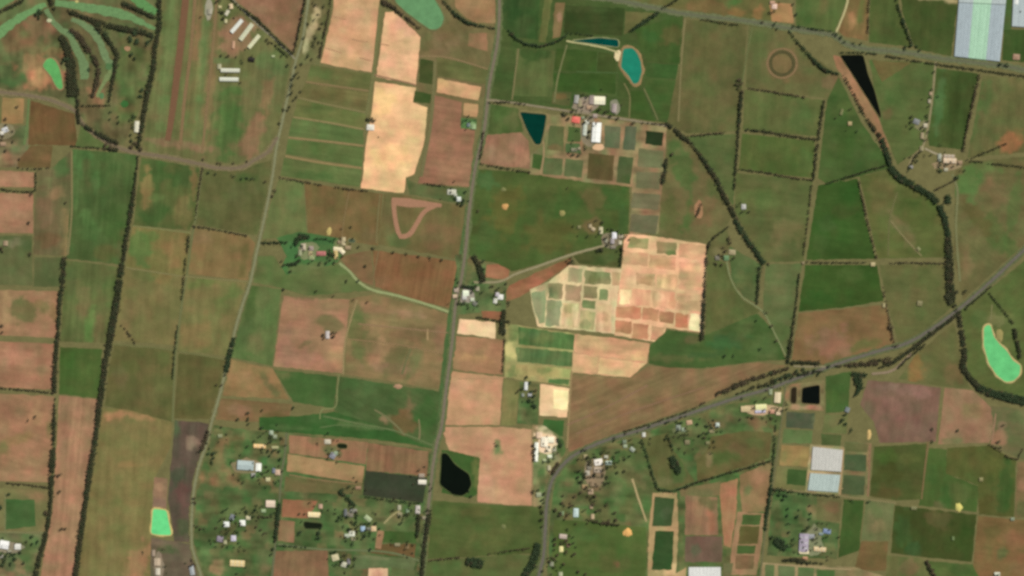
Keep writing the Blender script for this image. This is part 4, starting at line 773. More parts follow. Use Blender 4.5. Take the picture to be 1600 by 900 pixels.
TRACKS = [
    ([(478, 128), (520, 134), (576, 142)], 3, (132, 112, 76), 'uppermost straw band between the striped fields'),
    ([(466, 153), (520, 165), (572, 176)], 3, (130, 114, 76), 'second straw band between the striped fields'),
    ([(458, 183), (510, 191), (568, 202)], 3, (138, 124, 82), 'third straw band between the striped fields'),
    ([(451, 215), (510, 221), (568, 228)], 3.4, (142, 122, 82), 'fourth straw band between the striped fields'),
    ([(446, 244), (500, 254), (566, 263)], 3.4, (144, 124, 82), 'lowest straw band between the striped fields'),
    ([(505, 650), (560, 662), (620, 674), (676, 696)], 2.4, (104, 112, 72), 'pale grassy line along the deep green strip'),
    ([(585, 640), (604, 652), (622, 668), (632, 680)], 3.0, (120, 110, 76), 'bare cattle pad slanting across the green paddocks'),
    ([(654, 655), (656, 670), (655, 686)], 2.4, (134, 116, 84), 'short pale pad near the main road in the green paddocks'),
    ([(500, 668), (540, 664), (600, 672)], 1.8, (96, 110, 68), 'faint mown line in the deep green strip'),
    ([(628, 585), (636, 560), (642, 545)], 3.4, (112, 104, 68), 'olive drainage line in the tan paddock'),
    ([(668, 514), (668, 532)], 2.4, (166, 138, 98), 'short pale bar in the tan paddock'),
    ([(592, 392), (586, 420), (582, 446)], 2.2, (126, 104, 70), 'fence line west of the reddish field'),
    ([(546, 298), (538, 340), (534, 372)], 1.8, (128, 108, 72), 'fence line north of the homestead'),
    ([(594, 304), (590, 345), (588, 380)], 2.4, (124, 108, 72), 'fence line west of the triangular dirt track'),
    ([(900, 112), (965, 114)], 1.6, (78, 96, 54), 'grassy headland in the green cropping block'),
    ([(1176, 40), (1168, 80), (1160, 128)], 2, (106, 106, 66), 'fence line west of the round training ring'),
    ([(518, 25), (530, 28), (541, 31)], 1.6, (184, 140, 102), 'short brown furrow high in the uppermost sandy field'),
    ([(550, 61), (562, 64), (575, 65)], 1.8, (180, 138, 100), 'short brown furrow in the middle of the uppermost sandy field'),
    ([(562, 90), (580, 95)], 1.8, (180, 138, 100), 'short brown furrow low in the uppermost sandy field'),
    ([(508, 75), (520, 78), (534, 83)], 1.6, (184, 142, 104), 'short brown furrow near the western side of the uppermost sandy field'),
    ([(594, 68), (608, 71)], 1.8, (184, 140, 102), 'short brown furrow in the second sandy field'),
    ([(530, 411), (546, 424), (560, 440), (582, 453), (620, 462), (662, 474), (701, 487)], 4, (148, 158, 108), 'pale green drive from the homestead to the main road'),
    ([(740, 441), (780, 440), (806, 428), (838, 417), (895, 397), (944, 384)], 3.6, (148, 138, 106), 'pale gravel drive slanting up to the white-roofed farm'),
    ([(1134, 400), (1142, 436), (1160, 464), (1190, 485), (1206, 512), (1228, 556)], 2.4, (128, 128, 88), 'winding farm track towards the tree-lined road'),
    ([(1326, -40), (1324, 4), (1306, 52)], 3.2, (184, 174, 126), 'straw-coloured track running up from the northern road'),
    ([(1462, 96), (1457, 150), (1450, 200), (1440, 236)], 3.6, (138, 128, 94), 'track with white dots down to the north-eastern farm'),
    ([(988, 748), (998, 780), (1010, 815)], 3, (176, 156, 112), 'pale path slanting towards the twin dark plots'),
    ([(600, 818), (612, 806), (625, 798)], 3, (158, 148, 104), 'short gravel drive in the southern village'),
    ([(1440, 232), (1428, 244), (1420, 258)], 3, (140, 128, 92), 'yard track west of the eastern creek farm'),
    ([(1445, 232), (1462, 240), (1478, 246)], 3, (160, 148, 122), 'drive to the eastern creek farm'),
    ([(1488, 272), (1496, 300), (1494, 360), (1500, 440)], 3.4, (122, 116, 80), 'grassy track along the eastern creek'),
    ([(885, 64), (915, 69), (945, 75), (966, 82)], 2.6, (186, 178, 128), 'pale dyke along the slim teal pond'),
    ([(1060, 190), (1064, 110), (1070, 30)], 3, (128, 112, 76), 'farm track west of the large olive field'),
    ([(975, 130), (984, 150), (983, 186)], 2.4, (120, 108, 70), 'farm track south of the turquoise pond'),
    ([(1006, 138), (1018, 164), (1028, 188)], 2.4, (112, 106, 68), 'slanting farm track south of the turquoise pond'),
    ([(886, 70), (872, 120), (866, 160)], 2.6, (118, 112, 74), 'farm track west of the green cropping block'),
    ([(810, 76), (806, 110), (800, 156)], 2.6, (124, 110, 74), 'narrow track beside the north road fields'),
    ([(270, 660), (272, 600), (276, 540), (285, 470), (292, 430), (300, 372), (307, 335), (317, 258)], 3.2, (112, 108, 70), 'grassy lane between the western paddocks'),
    ([(207, 353), (250, 358), (298, 364)], 2, (128, 122, 78), 'fence line path above the bright paddock'),
    ([(196, 418), (290, 432), (388, 440)], 2, (132, 118, 78), 'path crossing the western paddocks'),
    ([(112, 235), (112, 330), (106, 398)], 3, (132, 114, 78), 'tan headland west of the long green paddock'),
    ([(172, 538), (230, 542), (274, 548), (352, 562)], 2.2, (112, 106, 66), 'grassy fence line across the western paddocks'),
    ([(640, 466), (0 + 700, 490)], 1.2, (110, 112, 70), 'faint verge line near the drive end'),
    ([(1190, 880), (1280, 887), (1330, 890)], 2.4, (160, 140, 102), 'pale headland by the southern edge'),
    ([(1318, 700), (1312, 774)], 3, (166, 138, 100), 'tan lane east of the white shade house'),
    ([(1360, 694), (1356, 776)], 3, (140, 110, 78), 'tan lane between the grey plots and the brown paddock'),
    ([(1450, 690), (1440, 780)], 2.6, (122, 100, 66), 'fence line east of the brown paddock'),
    ([(1212, 764), (1320, 776), (1400, 786)], 3, (132, 116, 80), 'headland south of the white shade house plots'),
    ([(832, 790), (832, 670)], 2.4, (150, 128, 90), 'headland west of the road junction yard'),
    ([(893, 580), (889, 650), (886, 700)], 3, (150, 128, 88), 'tan headland west of the big brown field'),
    ([(886, 664), (940, 640), (1012, 602)], 2.4, (138, 108, 79), 'pale furrow slanting across the big brown field'),
    ([(900, 678), (990, 642), (1100, 605)], 1.8, (136, 106, 77), 'second pale furrow in the big brown field'),
    ([(581, 116), (640, 130), (650, 134)], 2.4, (150, 116, 84), 'brown seam between two sandy fields'),
    ([(594, 10), (586, 90), (581, 130), (572, 180)], 4.5, (118, 110, 70), 'grass strip between the sandy fields'),
    ([(655, 88), (700, 90), (762, 108)], 2.6, (136, 114, 80), 'tan track below the top pond'),
    ([(680, 96), (677, 150), (672, 200), (658, 276)], 5, (118, 106, 70), 'olive strip beside the brown field'),
    ([(1100, 470), (1097, 528)], 3, (200, 160, 126), 'tan margin on the eastern side of the pink plots'),
    ([(714, 592), (790, 590)], 1.5, (176, 140, 100), 'fine seam between the tan fields'),
    ([(530, 585), (527, 610), (524, 636), (503, 640), (500, 655)], 2, (130, 128, 84), 'pale cattle track in the green paddocks'),
    ([(558, 468), (540, 530), (536, 585)], 2.6, (150, 130, 90), 'fence line between the tan paddocks'),
    ([(560, 506), (640, 514), (700, 520)], 1.8, (146, 117, 84), 'pale line across the tan paddock'),
    ([(545, 530), (620, 538), (690, 552)], 1.5, (143, 115, 82), 'second pale line across the tan paddock'),
    ([(452, 742), (500, 750), (566, 757)], 1.6, (140, 112, 78), 'seam between the village fields'),
    ([(434, 850), (500, 858), (600, 862), (655, 876)], 3, (108, 112, 78), 'village lane near the southern edge'),
    ([(0, 831), (30, 832), (70, 832)], 2, (128, 120, 84), 'path north of the south-western sheds'),
    ([(8, 770), (8, 830)], 2, (122, 116, 78), 'path at the western edge of the watered paddock'),
    ([(45, 155), (42, 200), (38, 226)], 3.4, (104, 118, 72), 'green lane near the western road'),
    ([(1556, 646), (1550, 690)], 2.4, (150, 118, 88), 'bare track near the eastern edge'),
    ([(1550, 476), (1548, 500)], 2, (128, 118, 80), 'path to the crescent dam'),
    ([(1402, 300), (1390, 345), (1388, 400)], 1.8, (112, 102, 66), 'faint cattle pad in the eastern paddock'),
    ([(1392, 345), (1412, 370), (1440, 400)], 2.4, (132, 116, 80), 'bare cattle pad slanting to the paddock gate'),
    ([(845, 196), (850, 236), (844, 272)], 2.4, (158, 132, 96), 'tan path west of the small plots'),
]
for i, (pts, w, col, lab) in enumerate(TRACKS):
    path_obj('farm_track', pts, w, col, lab, 0.76 + 0.006 * (i % 8))

path_obj('runway', [(293, -40), (289, 10), (280, 90), (270, 170), (262, 220)], [11, 11, 11, 10, 9], (120, 86, 62), 'long straight brown dirt runway on the airfield', 0.8, var=.1)
path_obj('taxiway', [(307, -40), (304, 10), (298, 80), (288, 160), (282, 226)], 5, (132, 106, 74), 'faint tan strip beside the brown runway', 0.81)
path_obj('taxiway', [(340, -30), (334, 60), (322, 180), (316, 240)], 4, (130, 108, 74), 'narrow tan strip east of the runway', 0.812)
ring = [(1222 + 18 * math.cos(t), 99 + 18 * math.sin(t)) for t in np.linspace(0, 2 * math.pi, 25)]
path_obj('training_ring', ring, 5, (86, 74, 46), 'round dark horse training ring in the olive paddock', 0.83)
path_obj('training_ring', [(1222 + 23 * math.cos(t), 99 + 23 * math.sin(t)) for t in np.linspace(0, 2 * math.pi, 25)], 3, (134, 108, 76), 'pale outer edge round the horse training ring', 0.84)
tri = [(612, 314), (640, 317), (690, 321)]
path_obj('dirt_track', tri, [11, 14, 5], (166, 122, 92), 'broad northern side of the triangular dirt track', 0.85)
path_obj('dirt_track', [(615, 312), (617, 338), (622, 362), (626, 370), (634, 370)], 7, (166, 122, 92), 'western side of the triangular dirt track', 0.86)
path_obj('dirt_track', [(624, 370), (640, 366), (652, 348), (664, 330), (684, 320)], [6, 8, 7, 7, 6], (166, 122, 92), 'slanting side of the triangular dirt track', 0.87)

ROADS = [
    ([(781, -60), (780, 30), (776, 75), (765, 130), (757, 200), (744, 255), (737, 300), (732, 340), (727, 395), (720, 440), (712, 475), (706, 540), (698, 600), (690, 665), (682, 695), (675, 740), (669, 795), (664, 840), (660, 890), (655, 960)], 5.4, (128, 116, 98), 'straight grey main road down the middle'),
    ([(486, -60), (481, 5), (473, 60), (463, 92), (458, 115), (450, 150), (441, 190), (432, 230), (426, 275), (415, 332), (404, 382), (390, 445), (381, 470), (369, 510), (359, 550), (350, 590), (342, 622), (331, 660), (324, 690), (312, 724), (304, 760), (300, 800), (300, 850), (308, 880), (316, 905), (330, 960)], 4.2, (142, 136, 104), 'pale rural road with scattered trees west of the sandy fields'),
    ([(-60, 140), (0, 144), (50, 150), (84, 158), (118, 174), (128, 192), (155, 214), (186, 231), (217, 239), (262, 246), (312, 256), (338, 262), (375, 262), (398, 250), (420, 236), (434, 214)], 5.0, (128, 112, 90), 'grey-brown road curving round the airfield'),
    ([(350, -20), (372, 8), (400, 36), (430, 62), (461, 92)], 3.2, (146, 140, 116), 'thin pale road slanting past the hangars'),
    ([(760, -24), (850, -14), (960, 0), (1025, 13), (1072, 22), (1150, 31), (1200, 38), (1232, 44), (1300, 55), (1318, 67), (1350, 76), (1412, 82), (1475, 92), (1562, 102), (1600, 109), (1670, 118)], 5.0, (112, 108, 86), 'grey road along the northern edge'),
    ([(760, 156), (800, 160), (850, 168), (905, 176), (960, 184), (1000, 190), (1044, 197)], 3.8, (148, 136, 110), 'farm road past the large white packing sheds'),
    ([(1690, 310), (1600, 391), (1548, 440), (1502, 480), (1450, 518), (1412, 538), (1375, 548), (1325, 563), (1287, 576), (1237, 594), (1200, 608), (1150, 622), (1075, 647), (1000, 672), (950, 687), (912, 703), (888, 718), (868, 741), (859, 762), (854, 790), (852, 830), (849, 870), (842, 900), (830, 960)], 5.0, (112, 106, 97), 'grey highway curving diagonally across the south-east'),
    ([(448, 676), (445, 710), (440, 740), (436, 790), (431, 845), (425, 900), (420, 960)], 4.0, (112, 108, 80), 'village lane running south past the tan fields'),
    ([(1228, 598), (1222, 650), (1214, 710), (1206, 765), (1196, 830), (1188, 900), (1182, 960)], 3.0, (116, 108, 76), 'lane west of the white shade house'),
    ([(1240, 572), (1258, 573), (1290, 573)], 3.0, (150, 140, 110), 'short pale slip lane beside the highway'),
    ([(1362, 584), (1392, 580), (1408, 568), (1424, 552)], 4.4, (150, 130, 108), 'short tan slip road below the highway'),
]
VERGES = [(0, 11, (100, 104, 66), 'grass verge of the straight main road'), (4, 10, (108, 108, 76), 'grass verge of the northern road'), (6, 10, (98, 98, 66), 'grass verge of the diagonal highway'),
    (2, 9, (126, 108, 78), 'earth verge of the road round the airfield'), (1, 8, (116, 106, 70), 'grass verge of the pale rural road')]
for i, (k, w, col, lab) in enumerate(VERGES):
    path_obj('verge', ROADS[k][0], w, col, lab, 0.9 + i * .01, var=.3, jit=.8)
for i, (pts, w, col, lab) in enumerate(ROADS):
    w, col = w * .84, tuple(int(v * .94) for v in col)
    path_obj('road', pts, w, col, lab, 0.96 + i * 0.02, var=.14, jit=.2)

# ------------------------------------------------------------------ farm dams and ponds
def pond(poly, col, label, bank=2.0, bankcol=(158, 126, 88)):
    """A raised earth rim with the water sheet lying inside it."""
    p = densify(poly, 2.5, 0.12)
    # soften the corners
    for _ in range(2):
        p = 0.25 * np.roll(p, 1, 0) + 0.5 * p + 0.25 * np.roll(p, -1, 0)
    d = np.roll(p, -1, 0) - np.roll(p, 1, 0)
    n = np.stack([d[:, 1], -d[:, 0]], 1); n /= np.maximum(np.linalg.norm(n, axis=1, keepdims=True), 1e-6)
    area = np.dot(p[:, 0], np.roll(p[:, 1], -1)) - np.dot(p[:, 1], np.roll(p[:, 0], -1))
    if area < 0:
        n = -n
    k = len(p)
    z0 = 1.2
    V = [P(x, y, z0) for x, y in p]
    c = p.mean(0)
    res = delaunay_2d_cdt([Vector(q) for q in p], [], [list(range(k))], 1, 1e-5)
    V = [P(v[0], v[1], z0) for v in res[0]]
    F = []
    for f in res[2]:
        cr = (V[f[1]] - V[f[0]]).cross(V[f[2]] - V[f[0]]).z
        F.append(tuple(f) if cr > 0 else tuple(reversed(f)))
    w = link('pond', mesh_np('pond', V, F, water_material(col)))
    tag(w, label, kind='structure')
    if bank:
        rows = [(-0.25, z0 - 0.4), (0.3, z0 + 0.5), (bank * .55, z0 + 0.9), (bank * (1 + .0), 0.8), (bank * 1.35, 0.3)]
        BV, BF = [], []
        wob = 1 + 0.25 * np.sin(np.arange(k) * 0.7) + rng.normal(0, .08, k)
        for r, z in rows:
            q = p + n * (r * wob)[:, None]
            BV += [P(x, y, z) for x, y in q]
        for j in range(len(rows) - 1):
            for i in range(k):
                a, b = j * k + i, j * k + (i + 1) % k
                f = (a, b, b + k, a + k)
                if (BV[f[1]] - BV[f[0]]).cross(BV[f[2]] - BV[f[0]]).z < 0:
                    f = f[::-1]
                BF.append(f)
        link('bank', mesh_np('bank', BV, BF, flat_mat('dam_bank', bankcol, .95, .15), smooth=True), parent=w)
    return w
PONDS = [
    ([(66, 103), (72, 93), (79, 90), (86, 94), (92, 104), (96, 120), (99, 138), (93, 141), (87, 134), (80, 119)], (96, 172, 96), 'small pale green pond on the golf course', 1.5, (150, 120, 82)),
    ([(612, -45), (674, -45), (679, 0), (688, 14), (694, 28), (690, 40), (683, 46), (672, 46), (655, 34), (635, 19), (618, 3)], (102, 150, 102), 'large grey-green pond cut by the northern edge', 2, (112, 104, 68)),
    ([(893, 64), (917, 61), (936, 59), (966, 62), (967, 74), (945, 71), (915, 67)], (0, 74, 66), 'slim dark teal pond beside the turquoise one', 1, (150, 150, 104)),
    ([(974, 76), (989, 75), (996, 84), (1001, 96), (1003, 112), (998, 129), (990, 132), (982, 118), (970, 105), (972, 88)], (30, 132, 108), 'turquoise pond with a tan rim', 3, (150, 122, 82)),
    ([(812, 175), (854, 179), (850, 205), (845, 226), (836, 226), (823, 203)], (2, 56, 46), 'dark teal triangular dam below the farm road', 2.4, (128, 112, 74)),
    ([(1312, 86), (1349, 86), (1356, 116), (1366, 140), (1376, 178), (1376, 186), (1371, 178), (1353, 150), (1335, 121)], (13, 17, 11), 'long black triangular dam beside a bare bank', .8, (104, 96, 60)),
    ([(1537, 512), (1543, 507), (1548, 508), (1552, 525), (1562, 538), (1573, 548), (1583, 564), (1595, 571), (1593, 586), (1584, 595), (1571, 597), (1557, 586), (1545, 568), (1537, 540)], (102, 200, 124), 'mint-green crescent dam near the eastern edge', 1.8, (190, 166, 112)),
    ([(1253, 606), (1281, 601), (1281, 632), (1252, 630)], (12, 17, 13), 'square black dam below the highway', 1.4, (126, 108, 74)),
    ([(1236, 606), (1245, 604), (1244, 631), (1235, 630)], (52, 36, 26), 'narrow brown sludge pond beside the square black dam', 1.2, (122, 104, 72)),
    ([(690, 708), (698, 708), (711, 726), (733, 741), (737, 757), (730, 770), (722, 775), (708, 773), (687, 757), (689, 732)], (13, 20, 12), 'black angular dam beside the main road', 1.2, (84, 90, 50)),
    ([(239, 795), (260, 797), (268, 836), (250, 836), (236, 834)], (104, 220, 138), 'mint-green rectangular dam in the dark ground', 1.8, (200, 176, 112)),
    ([(526, 693), (543, 694), (543, 701), (527, 700)], (34, 36, 22), 'tiny black pond north of the blue-grey roof', 1, (100, 92, 58)),
    ([(474, 815), (504, 818), (503, 826), (476, 826)], (30, 30, 20), 'long black pond south of the cream shed', 1, (84, 88, 54)),
    ([(543, 373), (556, 374), (555, 380), (544, 379)], (86, 98, 74), 'small murky pond east of the homestead', 1, (134, 118, 80)),
]
for a in PONDS:
    pond(*a)

# ------------------------------------------------------------------ trees
def crown_arrays(n, rx, rz, zc, leaf, seed, lumps=5):
    """Leaf-clump quads spread through several lobes: uneven outline, gaps between the lobes."""
    r = np.random.default_rng(seed)
    lob = [(r.normal(0, .42, 2) * rx, r.uniform(-.35, .45) * rz, r.uniform(.45, .72)) for _ in range(lumps)]
    V, F = [], []
    for i in range(n):
        c2, cz, s = lob[i % lumps]
        d = r.normal(0, 1, 3); d /= np.linalg.norm(d)
        rad = r.uniform(.55, 1.0) * s
        c = np.array([c2[0] + d[0] * rx * rad, c2[1] + d[1] * rx * rad, zc + cz + d[2] * rz * rad])
        nrm = d + r.normal(0, .5, 3) + np.array((0, 0, .8)); nrm /= np.linalg.norm(nrm)
        a = np.cross(nrm, r.normal(0, 1, 3)); a /= np.linalg.norm(a); b = np.cross(nrm, a)
        l, w = leaf * r.uniform(.7, 1.35), leaf * r.uniform(.5, 1.0)
        k = len(V)
        V += [c - a * l, c + b * w * .8 - a * l * .1, c + a * l, c - b * w * .8 + a * l * .1]
        F.append((k, k + 1, k + 2, k + 3))
    return np.array(V), F
def trunk_arrays(h, r0, rx, seed):
    r = np.random.default_rng(seed + 50)
    V, F = [], []
    def tube(p, q, ra, rb, n=5):
        p, q = np.array(p, float), np.array(q, float)
        d = q - p; d /= np.linalg.norm(d)
        u = np.cross(d, (0.3, .9, .2)); u /= np.linalg.norm(u); v = np.cross(d, u)
        k = len(V)
        for (c, rr) in ((p, ra), (q, rb)):
            for i in range(n):
                t = 2 * math.pi * i / n
                V.append(c + (u * math.cos(t) + v * math.sin(t)) * rr)
        for i in range(n):
            F.append((k + i, k + (i + 1) % n, k + n + (i + 1) % n, k + n + i))
    top = (r.normal(0, .3), r.normal(0, .3), h * .5)
    tube((0, 0, -0.6), top, r0, r0 * .6)
    for j in range(4):
        t = j * 1.6 + r.uniform(0, .6)
        tube(top, (math.cos(t) * rx * .5, math.sin(t) * rx * .5, h * .85), r0 * .5, r0 * .15, 4)
    return np.array(V), F
TREE_MESH = []
for k in range(6):
    rx = 5.2
    cv, cf = crown_arrays(110, rx, 4.2, 8.2, 1.25, k)
    tv, tf = trunk_arrays(10.0, .45, rx, k)
    TREE_MESH.append((cv, cf, tv, tf, mesh_np('trunk', tv, tf, BARK)))
CROWN_ME = {}
def crown_mesh(k, lm):
    if (k, lm) not in CROWN_ME:
        cv, cf = TREE_MESH[k][:2]
        CROWN_ME[k, lm] = mesh_np('crown', cv, cf, LEAF[lm])
    return CROWN_ME[k, lm]
TZ = 0.7
ORD = ['first', 'second', 'third', 'fourth', 'fifth', 'sixth', 'seventh', 'eighth', 'ninth', 'tenth', 'eleventh', 'twelfth', 'thirteenth', 'fourteenth', 'fifteenth', 'sixteenth', 'seventeenth', 'eighteenth', 'nineteenth', 'twentieth',
       'twenty-first', 'twenty-second', 'twenty-third', 'twenty-fourth', 'twenty-fifth', 'twenty-sixth', 'twenty-seventh', 'twenty-eighth', 'twenty-ninth', 'thirtieth']
def make_tree(x, y, size, lm, label, group):
    """size = crown width in photograph pixels"""
    s = size * M / 11.5
    e = bpy.data.objects.new('tree', None); COL.objects.link(e)
    e.empty_display_size = 1
    e.location = P(x, y, TZ); e.scale = (s, s, min(s, 1.5) * random.uniform(.85, 1.15)); e.rotation_euler[2] = random.uniform(0, 6.28)
    k = random.randrange(6)
    link('crown', crown_mesh(k, lm), e); link('trunk', TREE_MESH[k][4], e)
    return tag(e, label, 'tree', group)
TREE_COUNT = 0
TREE_GROUPS = []
def trees(where, pts, lm=0, size=5.0):
    TREE_GROUPS.append((where, [(p[0], p[1], (p[2] if len(p) > 2 else size) * random.uniform(1.05, 1.3)) for p in pts], lm))
def plant_trees(limit=300):
    """whole groups become single trees, those with the largest crowns first; the rest grow as one mass of shrubbery"""
    n, rest = 0, []
    for w, pts, lm in sorted(TREE_GROUPS, key=lambda t: -sum(p[2] for p in t[1]) / len(t[1])):
        if n + len(pts) <= limit:
            tree_group(w, pts, lm); n += len(pts)
        else:
            rest += [(p, lm) for p in pts]
    return rest
def tree_group(where, pts, lm=0, axis=None):
    """Single trees one can point at; each named by its rank along the group's longer axis."""
    global TREE_COUNT
    xs = [p[0] for p in pts]; ys = [p[1] for p in pts]
    if axis is None:
        axis = 0 if max(xs) - min(xs) >= max(ys) - min(ys) else 1
    pts = sorted(pts, key=lambda p: p[axis])
    side = 'west' if axis == 0 else 'north'
    word = {0: 'dark', 1: 'deep green', 2: 'brownish', 3: 'bright green'}[lm]
    for i, p in enumerate(pts):
        s = p[2]
        if len(pts) == 1:
            lab = f'lone {word} tree {where}'
        else:
            lab = f'{word} tree {where}, ' + (f'{side}ernmost' if i == 0 else f'{"east" if axis == 0 else "south"}ernmost' if i == len(pts) - 1 else f'{ORD[i]} from the {side}')
        make_tree(p[0], p[1], s, lm, lab, 'trees ' + where)
        TREE_COUNT += 1

def grove(label, places, lms, z=TZ, name='treeline'):
    """places: (x, y, crown width) in photograph pixels, merged into one leafy mass with its trunks"""
    AV, AF, TV, TF, MI = [], [], [], [], []
    na = nb = 0
    for (qx, qy, sz), lm in zip(places, lms):
        s = sz * M / 11.5
        th = random.uniform(0, 6.28); c_, s_ = math.cos(th) * s, math.sin(th) * s
        cv, cf, tv, tf, _ = TREE_MESH[random.randrange(6)]
        sel = int(len(cf) * LEAF_SHARE)
        o = P(qx, qy, z)
        sz_ = min(s, 1.3) * random.uniform(.8, 1.2)
        for (src, AVV) in ((cv[:sel * 4], AV), (tv, TV)):
            X = np.empty_like(src)
            X[:, 0] = src[:, 0] * c_ - src[:, 1] * s_ + o.x
            X[:, 1] = src[:, 0] * s_ + src[:, 1] * c_ + o.y
            X[:, 2] = src[:, 2] * sz_ + o.z
            AVV.append(X)
        AF.append(np.array(cf[:sel]) + na); na += sel * 4
        TF.append(np.array(tf) + nb); nb += len(tv)
        MI.append(np.full(sel, lm, np.int32))
    if not AV: return
    V = np.vstack(AV + TV)
    F = np.vstack(AF + [f + na for f in TF])
    me = bpy.data.meshes.new(name)
    me.vertices.add(len(V)); me.vertices.foreach_set('co', V.astype(np.float32).ravel())
    me.loops.add(F.size); me.loops.foreach_set('vertex_index', F.ravel().astype(np.int32))
    me.polygons.add(len(F)); me.polygons.foreach_set('loop_start', np.arange(0, F.size, 4, dtype=np.int32))
    for m in LEAF + [BARK]: me.materials.append(m)
    mi = np.full(len(F), len(LEAF), np.int32); mi[:na // 4] = np.concatenate(MI)
    me.polygons.foreach_set('material_index', mi)
    me.update(calc_edges=True)
    return tag(link(name, me), label, name.replace('_', ' '), kind='stuff')
LEAF_SHARE = 0.8
def treeline(label, pts, w, dens=1.0, lm=0, size=5.4):
    """A closed windbreak that reads as one mass: trunks and leafy crowns shoulder to shoulder."""
    p = np.array(pts, float)
    ws = (np.full(len(p), w, float) if np.isscalar(w) else np.array(w, float)) * .84
    places = []
    for i in range(len(p) - 1):
        a, b = p[i], p[i + 1]
        L = np.linalg.norm(b - a)
        t = 0.0
        nrm = np.array((-(b - a)[1], (b - a)[0])) / max(L, 1e-6)
        while t < L:
            wl = ws[i] + (ws[i + 1] - ws[i]) * t / L
            lanes = max(1, int(round(wl / 2.7)))
            if random.random() < .07: t += random.uniform(1, 3.5); continue
            for j in range(lanes):
                if random.random() > dens: continue
                sz = min(size, max(3.2, wl * 1.2)) * random.uniform(.75, 1.25)
                off = 0 if lanes == 1 else (j / (lanes - 1) - .5) * max(0, wl - sz * .6)
                q = a + (b - a) * (t / L) + nrm * (off + random.uniform(-.5, .5)) + (b - a) / L * random.uniform(-.8, .8)
                places.append((q[0], q[1], sz))
            t += 2.0 * random.uniform(.8, 1.2)
    # a few old trees of another kind among them
    grove(label, places, [lm if random.random() < .85 else (0 if lm == 2 else 2 if random.random() < .4 else 1) for _ in places])

